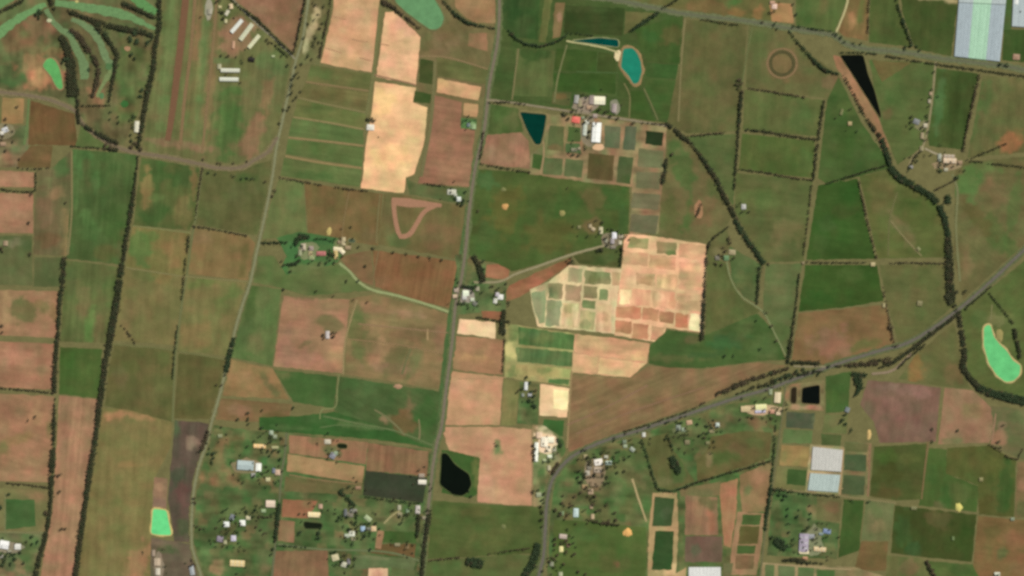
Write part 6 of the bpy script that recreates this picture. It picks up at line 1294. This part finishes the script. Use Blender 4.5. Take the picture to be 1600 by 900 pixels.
# ------------------------------------------------------------------ buildings
def mb_box(x0, x1, y0, y1, z0, z1):
    V = [(x0, y0, z0), (x1, y0, z0), (x1, y1, z0), (x0, y1, z0), (x0, y0, z1), (x1, y0, z1), (x1, y1, z1), (x0, y1, z1)]
    F = [(0, 3, 2, 1), (4, 5, 6, 7), (0, 1, 5, 4), (1, 2, 6, 5), (2, 3, 7, 6), (3, 0, 4, 7)]
    return V, F
WALLC = flat_mat('shed_wall', (188, 182, 170), .8, .08, .2)
BRICKC = flat_mat('brick_wall', (150, 110, 88), .85, .12, .3)
DOORC = flat_mat('sliding_door', (120, 124, 122), .6, .1, .3)
GLASSC = flat_mat('skylight_sheet', (206, 214, 208), .35, .06, .3)
def roof_mat(c):
    """Corrugated sheet roofing: weather streaks and sheet laps across the slope."""
    key = ('roof', tuple(c))
    if key in _flat: return _flat[key]
    m, N, L, b = nt('sheet_roof', 0.6, 0.25)
    tc = N.new('ShaderNodeTexCoord')
    rgb = N.new('ShaderNodeRGB'); rgb.outputs[0].default_value = (*lin(c), 1)
    sx = N.new('ShaderNodeVectorMath'); sx.operation = 'MULTIPLY'; sx.inputs[1].default_value = (.45, .04, .1)
    L.new(tc.outputs['Object'], sx.inputs[0])
    f1 = nrange(N, L, nnoise(N, L, sx.outputs[0], 1.0, 4, .6), .86, 1.1)
    f2 = nrange(N, L, nnoise(N, L, tc.outputs['Object'], .12, 3, .6), .9, 1.08)
    L.new(mul_colour(N, L, rgb.outputs[0], nmath(N, L, 'MULTIPLY', f1, f2)), b.inputs['Base Color'])
    _flat[key] = m
    return m
def gable_roof(Lx, Wy, z, rise, over=.6, t=.25):
    x, y = Lx / 2 + over, Wy / 2 + over
    d = rise * over / (Wy / 2)
    V = [(-x, -y, z - d), (x, -y, z - d), (x, 0, z + rise), (-x, 0, z + rise), (-x, y, z - d), (x, y, z - d)]
    V += [(a, b, c + t) for a, b, c in V]
    F = [(6, 7, 8, 9), (9, 8, 11, 10), (3, 2, 1, 0), (4, 5, 2, 3), (0, 1, 7, 6), (5, 4, 10, 11), (1, 2, 8, 7), (2, 5, 11, 8), (3, 0, 6, 9), (4, 3, 9, 10)]
    return V, F
def hip_roof(Lx, Wy, z, rise, over=.7, t=.25):
    x, y = Lx / 2 + over, Wy / 2 + over
    r = max(.2, x - y)
    V = [(-x, -y, z), (x, -y, z), (x, y, z), (-x, y, z), (-x, -y, z + t), (x, -y, z + t), (x, y, z + t), (-x, y, z + t), (-r, 0, z + rise + t), (r, 0, z + rise + t)]
    F = [(0, 3, 2, 1), (0, 1, 5, 4), (1, 2, 6, 5), (2, 3, 7, 6), (3, 0, 4, 7), (4, 5, 9, 8), (5, 6, 9), (6, 7, 8, 9), (7, 4, 8)]
    return V, F
def gable_walls(Lx, Wy, z, rise):
    x, y = Lx / 2, Wy / 2
    V = [(-x, -y, -.7), (x, -y, -.7), (x, y, -.7), (-x, y, -.7), (-x, -y, z), (x, -y, z), (x, y, z), (-x, y, z), (-x, 0, z + rise - .05), (x, 0, z + rise - .05)]
    F = [(0, 1, 5, 4), (2, 3, 7, 6), (1, 2, 6, 9, 5), (3, 0, 4, 8, 7)]
    return V, F
ROOF_WORD = {}
def roof_word(c):
    r, g, b = c
    L_ = (r + g + b) / 3
    if r > 180 and g < 135: return 'red'
    if r > 150 and g < 130 and b < 140: return 'dusty red'
    if b > r + 22 and b > g + 8: return 'blue' if L_ < 185 else 'pale blue'
    if b > r + 12: return 'pale blue'
    if r > b + 55 and L_ > 170: return 'yellow-cream'
    if L_ > 238: return 'bright white'
    if r > b + 22: return 'cream' if L_ > 180 else 'brown'
    if L_ > 205: return 'white'
    if L_ > 150: return 'light grey'
    return 'grey'
def building(kind, cx, cy, L_, W_, ang, col, label, group):
    """L_ and W_ are the roof's length and width in photograph pixels, ang its clockwise bearing from east in degrees."""
    if W_ > L_:
        L_, W_ = W_, L_; ang += 90
    Lx, Wy = L_ * M * .95, W_ * M * .95
    e = bpy.data.objects.new(kind, None); COL.objects.link(e)
    e.location = P(cx, cy, 0.7); e.rotation_euler[2] = -math.radians(ang)
    rm = roof_mat(col)
    if kind == 'farmhouse':
        h, rise = 3.2, min(3.0, Wy * .16)
        V, F = mb_box(-Lx / 2, Lx / 2, -Wy / 2, Wy / 2, -.7, h - .02)
        link('wall', mesh_np('wall', V, F, BRICKC), e)
        rf = link('roof', mesh_np('roof', *hip_roof(Lx, Wy, h, rise), rm), e)
        V, F = mb_box(-.6, .6, -.6, .6, h, h + rise + 1.6)
        link('chimney', mesh_np('chimney', V, F, BRICKC), rf, (Lx * .2, Wy * .12, 0))
        V, F = mb_box(-.9, .9, -.08, .08, -.7, 1.6)
        link('door', mesh_np('door', V, F, DOORC), e, (0, -Wy / 2 - .09, 0))
        for s in (-1, 1):
            V, F = mb_box(-1.2, 1.2, -.06, .06, .5, 2.0)
            link('window', mesh_np('window', V, F, GLASSC), e, (s * Lx * .28, -Wy / 2 - .07, 0))
    else:
        h = 5.0 if kind == 'shed' else 6.5
        rise = Wy / 2 * (.16 if Wy > 25 else .22)
        link('wall', mesh_np('wall', *gable_walls(Lx, Wy, h, rise), WALLC), e)
        rf = link('roof', mesh_np('roof', *gable_roof(Lx, Wy, h, rise), rm), e)
        V, F = mb_box(-Lx / 2, Lx / 2, -.5, .5, h + rise + .1, h + rise + .5)
        link('ridge_cap', mesh_np('ridge_cap', V, F, rm), rf)
        V, F = mb_box(-.1, .1, -min(4, Wy * .3), min(4, Wy * .3), -.7, 3.6)
        link('door', mesh_np('door', V, F, DOORC), e, (Lx / 2 + .11, 0, 0))
        if Lx > 55 and kind != 'glasshouse':
            sl = math.atan2(rise, Wy / 2)
            for s in (-1, 1):
                for k in (-.3, 0, .3):
                    V, F = mb_box(-1.4, 1.4, -Wy * .14, Wy * .14, 0, .12)
                    q = link('skylight', mesh_np('skylight', V, F, GLASSC), rf, (k * Lx, s * Wy * .25, h + rise * .5 + .28))
                    q.rotation_euler[0] = -s * sl
    return tag(e, label, {'farmhouse': 'house', 'shed': 'shed', 'hangar': 'hangar', 'packing_shed': 'shed', 'glasshouse': 'glasshouse'}[kind], group)
WH, BW, CR, YC, LG, GY, PK, LB, BL, RD, DR, LV, BR_ = (228, 226, 216), (252, 250, 240), (226, 206, 168), (252, 222, 158), (192, 188, 176), (150, 146, 136), (206, 178, 156), (188, 206, 214), (128, 146, 190), (232, 112, 92), (186, 112, 108), (172, 164, 188), (128, 104, 80)
CLUSTERS = [
    ('of the airfield', [('hangar', 370, 41, 27, 6, -49, (226, 228, 222)), ('hangar', 385, 50, 33, 7, -53, (206, 206, 176)), ('hangar', 397, 65, 27, 6, -50, (216, 214, 176)), ('hangar', 360, 110, 31, 6, 1, (216, 216, 198)), ('hangar', 358, 124, 31, 6, 1, (220, 222, 206)),
        ('shed', 361, 10, 8, 6, 80, (222, 196, 160)), ('shed', 355, 20, 9, 5, -60, (206, 200, 178)), ('shed', 344, 11, 5, 4, 0, (198, 184, 136)), ('shed', 353, 33, 6, 4, 90, (200, 192, 148)), ('shed', 365, 70, 4, 12, 3, (204, 160, 126)), ('shed', 343, 104, 6, 8, 0, (176, 172, 140)), ('shed', 393, 93, 10, 7, 10, (36, 30, 26)), ('shed', 328, 18, 7, 9, 0, (166, 160, 142)), ('shed', 427, 88, 5, 3, 0, (176, 184, 140))]),
    ('beside the western windbreak', [('shed', 214, 198, 7, 18, 3, (226, 220, 196))]),
    ('in the yard at the western edge', [('farmhouse', 8, 203, 10, 8, -25, (206, 206, 210)), ('shed', 3, 208, 6, 5, 0, (224, 218, 206)), ('shed', 5, 225, 9, 6, 0, (170, 140, 110)), ('shed', 9, 380, 7, 8, 0, (164, 140, 112))]),
    ('between the sandy fields', [('farmhouse', 579, 199, 12, 9, 4, (232, 226, 216)), ('shed', 740, 198, 7, 8, 0, (150, 176, 128)), ('shed', 732, 195, 5, 6, 0, (110, 124, 128))]),
    ('on the farm road', [('packing_shed', 937, 157, 18, 13, 2, (250, 242, 212)), ('shed', 901, 155, 7, 13, 5, (166, 164, 160)), ('shed', 906, 162, 6, 11, 0, (154, 144, 112)), ('shed', 925, 156, 8, 14, 3, (160, 144, 138)), ('shed', 921, 168, 9, 6, 0, (182, 150, 118)), ('shed', 960, 169, 7, 14, 5, (172, 156, 154)), ('farmhouse', 900, 187, 13, 10, 10, (238, 112, 96)),
        ('packing_shed', 932, 207, 14, 32, 4, (255, 254, 250)), ('shed', 917, 191, 7, 6, 0, (206, 206, 192)), ('shed', 914, 203, 6, 18, 5, (196, 202, 188)), ('shed', 930, 181, 7, 6, 5, (170, 152, 144)), ('shed', 911, 184, 5, 4, 0, (140, 150, 120)), ('shed', 897, 234, 9, 5, 0, (140, 136, 112)), ('shed', 905, 232, 4, 4, 0, (158, 146, 120))]),
    ('west of the main road near the triangular track', [('farmhouse', 706, 300, 14, 8, 0, (204, 202, 186)), ('shed', 717, 311, 7, 7, 0, (220, 226, 222)), ('shed', 712, 305, 5, 4, 0, (180, 184, 168))]),
    ('in the homestead', [('farmhouse', 474, 386, 8, 11, 0, (190, 174, 152)), ('farmhouse', 486, 388, 8, 7, 0, (158, 140, 134)), ('shed', 469, 395, 5, 9, 0, (158, 160, 126)), ('shed', 485, 396, 6, 7, 0, (184, 168, 124)), ('farmhouse', 487, 403, 9, 6, 0, (150, 160, 112)), ('farmhouse', 502, 396, 15, 7, 0, (186, 112, 106)),
        ('shed', 537, 377, 6, 13, 0, (196, 180, 142)), ('shed', 528, 389, 14, 6, 5, (238, 222, 186)), ('shed', 535, 393, 8, 6, 45, (246, 232, 198)), ('shed', 525, 398, 6, 14, -5, (206, 180, 120)), ('shed', 544, 387, 9, 6, 0, (164, 140, 108)), ('shed', 531, 378, 6, 5, 0, (158, 138, 108))]),
    ('in the farmyard beside the main road', [('packing_shed', 728, 458, 10, 9, 0, (238, 246, 222)), ('shed', 726, 465, 7, 6, 0, (206, 204, 198)), ('shed', 738, 468, 6, 5, 0, (206, 212, 188)), ('shed', 713, 453, 7, 7, 0, (184, 164, 148)), ('shed', 711, 463, 7, 6, 0, (204, 178, 152)), ('shed', 746, 451, 6, 7, 0, (162, 154, 130)), ('farmhouse', 782, 464, 9, 8, 5, (232, 230, 226)), ('shed', 777, 460, 6, 6, 0, (198, 190, 200)), ('shed', 774, 470, 6, 8, 10, (212, 210, 200)),
        ('shed', 732, 448, 10, 4, 0, (120, 134, 110)), ('shed', 742, 474, 7, 7, 40, (120, 120, 108)), ('shed', 787, 517, 8, 6, 0, (118, 122, 100))]),
    ('in the farm above the pink plots', [('shed', 939, 360, 6, 11, 0, (206, 196, 160)), ('shed', 927, 358, 6, 5, 30, (190, 170, 136)), ('shed', 922, 353, 5, 6, 0, (176, 158, 124)), ('farmhouse', 960, 368, 7, 10, 0, (236, 234, 244)), ('shed', 970, 369, 8, 5, 0, (186, 172, 146)), ('shed', 969, 379, 5, 6, 0, (204, 192, 160)), ('shed', 957, 377, 6, 8, 0, (168, 158, 162)), ('shed', 947, 376, 5, 6, 0, (150, 146, 126)), ('shed', 958, 386, 8, 5, 0, (140, 130, 116)), ('shed', 905, 355, 5, 5, 0, (134, 124, 84))]),
    ('alone in the tan paddocks', [('shed', 512, 523, 6, 12, 0, (206, 196, 196))]),
    ('in the small yard west of the cream plot', [('shed', 822, 603, 5, 13, 2, (226, 228, 230)), ('shed', 828, 617, 6, 5, 0, (176, 176, 180)), ('shed', 817, 617, 4, 5, 0, (144, 150, 140))]),
    ('at the road junction', [('shed', 838, 706, 6, 31, 3, (250, 252, 240)), ('packing_shed', 851, 690, 11, 16, 5, (252, 240, 218)), ('packing_shed', 861, 687, 10, 9, 0, (252, 246, 220)), ('shed', 857, 701, 8, 9, 0, (250, 232, 204)), ('shed', 843, 680, 9, 10, 0, (238, 206, 172)), ('shed', 859, 713, 7, 5, 0, (236, 240, 214)), ('shed', 866, 702, 6, 6, 0, (190, 186, 160)), ('shed', 851, 719, 6, 4, 0, (176, 186, 142)), ('shed', 858, 731, 5, 8, 0, (190, 180, 146)), ('shed', 842, 773, 8, 7, 0, (160, 166, 134))]),
    ('in the hamlet by the highway bend', [('farmhouse', 935, 722, 13, 10, -10, (248, 238, 230)), ('shed', 934, 734, 12, 9, 0, (188, 168, 148)), ('shed', 951, 723, 10, 6, 0, (188, 206, 196)), ('shed', 947, 714, 6, 5, 0, (186, 184, 166)), ('farmhouse', 918, 739, 7, 8, 0, (178, 170, 154)), ('shed', 921, 731, 7, 6, 0, (136, 128, 112)), ('shed', 915, 713, 6, 6, 0, (164, 150, 110)), ('farmhouse', 923, 768, 8, 9, 0, (176, 150, 122)), ('shed', 925, 756, 7, 8, 0, (142, 120, 92)), ('shed', 914, 760, 9, 6, 0, (168, 140, 98)), ('shed', 926, 807, 5, 8, 0, (196, 170, 136)), ('shed', 924, 792, 5, 6, 0, (164, 140, 112)), ('farmhouse', 900, 801, 8, 14, 2, (192, 212, 214)), ('shed', 878, 802, 6, 6, 0, (134, 164, 122)),
        ('shed', 976, 690, 6, 6, 0, (120, 134, 112)), ('shed', 988, 702, 8, 6, 40, (158, 166, 152)), ('shed', 1006, 679, 5, 7, 0, (212, 212, 204)), ('shed', 977, 697, 6, 5, 0, (160, 172, 144))]),
    ('near the southern highway', [('farmhouse', 877, 858, 6, 9, 0, (238, 226, 160)), ('shed', 880, 838, 12, 7, 5, (196, 176, 166)), ('shed', 862, 881, 6, 7, 0, (140, 142, 120)), ('shed', 876, 897, 6, 7, 0, (176, 180, 146)), ('shed', 888, 852, 5, 6, 0, (120, 96, 76))]),
    ('south of the tree-lined highway', [('shed', 1165, 639, 15, 9, 0, (206, 184, 140)), ('packing_shed', 1189, 636, 18, 9, -3, (238, 232, 168)), ('shed', 1188, 643, 17, 4, -3, (196, 190, 214)), ('packing_shed', 1215, 621, 10, 17, 4, (226, 206, 170)), ('shed', 1216, 645, 7, 7, 0, (226, 200, 166)), ('shed', 1206, 643, 8, 6, 0, (202, 150, 122)), ('shed', 1204, 612, 5, 9, 0, (150, 160, 126)), ('farmhouse', 1077, 660, 9, 7, -10, (196, 160, 124)), ('shed', 1068, 671, 6, 6, 0, (150, 166, 140)), ('farmhouse', 1060, 668, 7, 8, 0, (140, 150, 138)), ('farmhouse', 1121, 664, 6, 7, 0, (196, 208, 202)), ('shed', 1112, 673, 8, 6, 0, (164, 152, 112)), ('shed', 1074, 691, 8, 7, 0, (134, 118, 88)), ('shed', 1106, 692, 6, 5, 0, (132, 122, 84))]),
    ('at the south-western corner', [('packing_shed', 7, 851, 15, 13, 10, (246, 244, 246)), ('shed', 28, 854, 10, 9, 0, (228, 226, 222)), ('shed', 2, 869, 7, 6, 0, (150, 146, 134)), ('shed', 15, 862, 6, 5, 0, (150, 148, 128))]),
    ('in the western village', [('shed', 406, 697, 20, 6, 3, (250, 204, 140)), ('glasshouse', 384, 727, 27, 15, 4, (178, 194, 196)), ('shed', 404, 730, 9, 13, 3, (250, 250, 244)), ('shed', 396, 742, 7, 6, 0, (156, 154, 150)), ('farmhouse', 434, 738, 8, 9, 0, (206, 176, 148)), ('shed', 428, 735, 5, 8, 0, (116, 124, 136)), ('shed', 419, 749, 7, 6, 0, (206, 198, 152)), ('shed', 430, 699, 11, 4, 0, (178, 174, 128)), ('farmhouse', 424, 676, 6, 7, 0, (168, 182, 160)), ('shed', 430, 682, 6, 6, 0, (150, 160, 132)), ('packing_shed', 423, 787, 15, 11, 2, (230, 206, 186)), ('shed', 412, 798, 7, 5, 0, (158, 178, 136)),
        ('farmhouse', 354, 819, 9, 8, 0, (236, 238, 238)), ('farmhouse', 379, 817, 9, 9, 0, (244, 244, 240)), ('shed', 388, 809, 7, 6, 0, (206, 196, 162)), ('shed', 363, 808, 7, 9, 20, (136, 140, 150)), ('farmhouse', 365, 841, 8, 9, 0, (206, 200, 220)), ('shed', 344, 842, 10, 9, 10, (146, 134, 150)), ('shed', 352, 847, 5, 6, 0, (176, 172, 134)), ('shed', 371, 880, 24, 10, 3, (230, 202, 146)), ('shed', 344, 681, 7, 5, 0, (146, 150, 112)), ('shed', 400, 698, 3, 3, 0, (240, 210, 160)), ('shed', 316, 697, 5, 10, 10, (178, 150, 120))]),
    ('in the southern village', [('packing_shed', 491, 804, 20, 8, 3, (252, 226, 174)), ('shed', 501, 791, 6, 7, 0, (196, 160, 134)), ('farmhouse', 512, 690, 10, 7, 0, (204, 194, 174)), ('shed', 520, 712, 9, 9, 30, (142, 142, 156)), ('shed', 525, 708, 6, 6, 0, (150, 168, 140)), ('shed', 660, 753, 13, 7, 2, (240, 232, 216)), ('shed', 659, 743, 9, 6, 0, (166, 150, 134)), ('shed', 653, 796, 7, 13, 3, (206, 196, 190)), ('farmhouse', 624, 793, 5, 8, 0, (176, 172, 146)), ('shed', 625, 804, 7, 7, 0, (150, 140, 108)), ('farmhouse', 575, 810, 12, 7, 40, (170, 184, 142)), ('shed', 567, 826, 7, 8, 0, (164, 190, 222)), ('farmhouse', 584, 826, 8, 8, 0, (224, 192, 146)), ('shed', 576, 826, 7, 4, 0, (120, 122, 110)),
        ('farmhouse', 550, 834, 9, 8, 0, (222, 222, 206)), ('shed', 542, 837, 7, 6, 0, (180, 188, 170)), ('shed', 552, 842, 7, 5, 0, (146, 140, 108)), ('farmhouse', 552, 798, 12, 6, 0, (138, 136, 128)), ('farmhouse', 547, 804, 10, 8, 0, (128, 122, 108)), ('shed', 540, 801, 5, 12, 0, (106, 110, 114)), ('farmhouse', 524, 871, 11, 10, -15, (206, 194, 156)), ('farmhouse', 538, 882, 9, 8, 15, (196, 194, 172)), ('shed', 545, 877, 5, 9, 0, (126, 122, 128)), ('shed', 621, 851, 9, 5, 0, (146, 136, 104)), ('shed', 636, 854, 6, 7, 0, (130, 106, 70)), ('shed', 560, 762, 9, 5, 0, (160, 126, 94)), ('shed', 637, 798, 5, 6, 0, (130, 152, 120)), ('shed', 663, 809, 6, 5, 0, (150, 140, 116))]),
    ('below the mint-green rectangular dam', [('shed', 246, 878, 10, 12, 0, (196, 174, 150)), ('shed', 247, 893, 7, 11, 0, (216, 206, 188)), ('farmhouse', 300, 891, 7, 16, -10, (166, 172, 178)), ('shed', 240, 864, 5, 10, 0, (166, 146, 128))]),
    ('beside the southern tree clump in the east', [('packing_shed', 1256, 848, 15, 30, 3, (170, 158, 178)), ('shed', 1256, 862, 16, 7, 2, (240, 226, 184)), ('shed', 1268, 838, 9, 7, 0, (152, 154, 162)), ('farmhouse', 1292, 830, 12, 7, 10, (126, 144, 184)), ('shed', 1283, 834, 7, 4, 0, (132, 148, 150)), ('shed', 1281, 858, 20, 7, 5, (222, 194, 148)), ('shed', 1258, 872, 8, 5, 0, (190, 140, 104))]),
    ('by the eastern creek', [('packing_shed', 1484, 251, 21, 8, 2, (220, 192, 162)), ('shed', 1483, 244, 18, 5, 2, (178, 158, 136)), ('shed', 1468, 246, 5, 12, 0, (168, 172, 158)), ('shed', 1478, 265, 6, 5, 0, (176, 172, 148)), ('shed', 1423, 261, 7, 5, 0, (146, 142, 142)), ('shed', 1500, 254, 7, 6, 0, (160, 132, 104)), ('shed', 1440, 232, 6, 8, 0, (150, 140, 104))]),
    ('on the dotted track', [('farmhouse', 1432, 190, 10, 8, 20, (128, 130, 134)), ('shed', 1446, 196, 6, 6, 0, (196, 184, 160)), ('shed', 1441, 212, 5, 10, 3, (164, 148, 116)), ('shed', 1452, 158, 4, 6, 0, (170, 160, 136)), ('shed', 1454, 146, 4, 5, 0, (172, 148, 120)), ('shed', 1328, 193, 6, 6, 0, (178, 156, 112)), ('shed', 1315, 175, 4, 10, 15, (124, 118, 76))]),
    ('beside the northern road', [('farmhouse', 1210, 10, 8, 8, 5, (230, 196, 176)), ('shed', 1207, 4, 8, 5, 0, (190, 150, 120)), ('farmhouse', 1588, 89, 11, 9, 5, (166, 132, 104)), ('shed', 1588, 2, 6, 10, 3, (230, 232, 232))]),
    ('east of the winding creek', [('farmhouse', 1162, 323, 7, 8, 0, (186, 184, 182)), ('farmhouse', 1144, 394, 11, 8, 5, (166, 152, 116)), ('shed', 1121, 403, 7, 7, 0, (124, 118, 104)), ('shed', 1135, 403, 8, 8, 0, (104, 140, 96))]),
    ('at a paddock gate in the east', [('shed', 1364, 413, 7, 6, 0, (190, 172, 128)), ('shed', 1255, 411, 4, 4, 0, (140, 124, 92)), ('shed', 1381, 477, 4, 7, 0, (168, 156, 112)), ('shed', 1437, 474, 8, 8, 10, (136, 122, 86)), ('shed', 1435, 389, 5, 6, -40, (136, 128, 86)), ('shed', 1533, 749, 6, 6, 0, (140, 134, 88)), ('shed', 1582, 811, 6, 5, 0, (130, 142, 118)), ('shed', 1558, 897, 9, 6, 0, (214, 214, 196)), ('shed', 1489, 841, 4, 6, 0, (110, 122, 76)), ('shed', 1324, 640, 7, 8, 20, (122, 130, 134)), ('shed', 1428, 794, 9, 5, 0, (128, 120, 82))]),
]
for where, items in CLUSTERS:
    rows = {}
    for it in items:
        rows.setdefault((roof_word(it[6]), it[0]), []).append(it)
    for (cw, kind), its in rows.items():
        ax = 1 if max(t[1] for t in its) - min(t[1] for t in its) >= max(t[2] for t in its) - min(t[2] for t in its) else 2
        its.sort(key=lambda t: t[ax])
        side, far = ('west', 'east') if ax == 1 else ('north', 'south')
        for i, it in enumerate(its):
            rank = '' if len(its) == 1 else f', {side}ernmost' if i == 0 else f', {far}ernmost' if i == len(its) - 1 else f', {ORD[i]} from the {side}'
            kw = kind.replace('_', ' ')
            ln = max(it[3], it[4]) / min(it[3], it[4])
            shape = 'long ' if ln > 2.2 else ''
            building(kind, it[1], it[2], it[3], it[4], it[5], it[6], f'{shape}{cw}-roofed {kw} {where}{rank}', kw + ' ' + where)

for where, items in CLUSTERS:
    if 'gate' in where or 'alone' in where: continue
    n = 5 if 'village' in where or 'hamlet' in where or 'south' in where else 2
    if 'airfield' in where: n = 1
    for it in items:
        for k in range(n):
            t, d = random.uniform(0, 6.28), max(it[3], it[4]) * .5 + random.uniform(3, 14)
            SHRUBS.append(((it[1] + math.cos(t) * d, it[2] + math.sin(t) * d, random.uniform(2.8, 4.8)), random.choice((0, 0, 1, 1, 2))))
plant_shrubs()

# shade houses and glasshouses: rows of low ridged bays, each bay a roof of its own
NETP = flat_mat('net_post', (150, 150, 145), .6, .1, .4)
def shade_house(name, corners, bays, cols, label, cat, h=5.0, gaps=()):
    """corners: nw, ne, se, sw in photograph pixels; bays run north to south"""
    e = bpy.data.objects.new(name, None); COL.objects.link(e)
    c = [P(*q) for q in corners]
    base = sum(c, Vector()) / 4; base.z = .7
    e.location = base
    def at(u, v, z):
        a = c[0].lerp(c[1], u); b = c[3].lerp(c[2], u)
        q = a.lerp(b, v) - base; q.z = z
        return q
    for i in range(bays):
        u0, u1 = (i + .006) / bays, (i + .994) / bays
        um = (u0 + u1) / 2
        for (v0, v1, cc) in cols(i / max(1, bays - 1)):
            V = [at(u0, v0, h), at(um, v0, h + .45), at(u1, v0, h), at(u0, v1, h), at(um, v1, h + .45), at(u1, v1, h)]
            V += [v - Vector((0, 0, .15)) for v in V]
            F = [(0, 3, 4, 1), (1, 4, 5, 2), (7, 10, 9, 6), (8, 11, 10, 7), (0, 1, 7, 6), (1, 2, 8, 7), (4, 3, 9, 10), (5, 4, 10, 11), (3, 0, 6, 9), (2, 5, 11, 8)]
            jit = random.uniform(-4, 4)
            link('roof_bay', mesh_np('roof_bay', V, F, roof_mat(tuple(int(min(255, x + jit)) for x in cc))), e)
    for k, (u0, v0, u1, v1) in enumerate(((0, 0, 1, 0), (1, 0, 1, 1), (1, 1, 0, 1), (0, 1, 0, 0))):
        a, b = at(u0, v0, 0), at(u1, v1, 0)
        V = [a + Vector((0, 0, -.7)), b + Vector((0, 0, -.7)), b + Vector((0, 0, h - .3)), a + Vector((0, 0, h - .3))]
        n = (b - a).cross(Vector((0, 0, 1))).normalized() * -.15
        V += [v + n for v in V]
        F = [(0, 1, 2, 3), (7, 6, 5, 4), (3, 2, 6, 7), (1, 5, 6, 2), (4, 0, 3, 7)]
        link('side_net', mesh_np('side_net', V, F, NETP), e)
    return tag(e, label, cat)
def c_big(t):
    s = (164, 178, 188) if t < .28 or t > .74 else (166, 208, 180)
    s2 = (176, 188, 192) if t < .28 or t > .74 else (178, 214, 188)
    return [(0, .43, s2), (.435, 1, s)]
shade_house('shade_house', [(1503, -60), (1578, -60), (1562, 96), (1491, 88)], 13, c_big, 'big pale blue and mint shade house beside the northern road', 'shade house')
shade_house('shade_house', [(1586, -60), (1664, -60), (1660, 46), (1581, 41)], 9, lambda t: [(0, .5, (172, 186, 194)), (.505, 1, (178, 190, 196))], 'pale blue shade house in the north-eastern corner', 'shade house')
shade_house('shade_house', [(1270, 698), (1317, 703), (1314, 737), (1267, 734)], 9, lambda t: [(0, 1, (198, 196, 192))], 'white shade house on the plot beside the lane', 'shade house')
shade_house('shade_house', [(1266, 739), (1313, 742), (1309, 769), (1262, 766)], 9, lambda t: [(0, 1, (174, 190, 188))], 'aqua-tinted shade house south of the white one', 'shade house')
shade_house('shade_house', [(1076, 886), (1126, 886), (1126, 970), (1075, 970)], 9, lambda t: [(0, .5, (222, 222, 222)), (.505, 1, (226, 226, 222))], 'white shade house cut off by the southern edge', 'shade house')

# heaps of soil, straw and sand
def heap(x, y, rx, ry, h, col, label, cat):
    n, rings = 14, 5
    r = np.random.default_rng(int(x * 7 + y))
    V, F = [P(0, 0)], []
    V = [Vector((0, 0, h))]
    for k in range(1, rings + 1):
        t = k / rings
        z = h * (1 - t ** 1.4) - (.7 if k == rings else 0)
        for i in range(n):
            a = 2 * math.pi * i / n
            q = 1 + r.normal(0, .14)
            V.append(Vector((math.cos(a) * rx * M * t * q, math.sin(a) * ry * M * t * q, z + r.normal(0, h * .05) * (k < rings))))
    for i in range(n):
        F.append((0, 1 + i, 1 + (i + 1) % n))
    for k in range(rings - 1):
        for i in range(n):
            a, b = 1 + k * n + i, 1 + k * n + (i + 1) % n
            F.append((a, a + n, b + n, b))
    o = link('heap', mesh_np('heap', V, F, flat_mat('heap', col, .95, .15, .25), smooth=True), loc=P(x, y, .7))
    tag(o, label, cat, 'heaps in the fields')
heap(981, 832, 6.5, 7, 4, (232, 176, 100), 'orange sand heap in the green southern paddock', 'heap')
heap(1498, 793, 5.5, 7, 4, (212, 200, 112), 'yellow straw heap in the south-eastern paddock', 'heap')
heap(1358, 678, 3.4, 8, 4, (212, 178, 112), 'tall yellow heap on the edge of the purple-brown field', 'heap')
heap(789, 323, 6, 5.5, 3, (206, 156, 92), 'orange heap in the green field east of the main road', 'heap')
heap(787, 296, 4, 3.4, 2, (128, 122, 78), 'low olive heap in the green field east of the main road', 'heap')
heap(878, 333, 5, 5, 3, (148, 140, 84), 'pale olive heap in the middle of the green field', 'heap')
heap(514, 361, 4.4, 6.5, 3, (192, 170, 104), 'straw-coloured heap north of the homestead', 'heap')
heap(787, 823, 4, 4, 2, (118, 116, 74), 'grey-green heap in the southern roadside paddock', 'heap')
heap(622, 604, 7, 4, 2, (176, 136, 104), 'pale earth heap in the green paddock west of the main road', 'heap')
heap(1561, 525, 6, 11, 3, (150, 138, 84), 'grassy spoil heap in the bend of the crescent dam', 'heap')
print('TREES', TREE_COUNT, 'max level', _lev.max(), 'objects', len(bpy.data.objects))
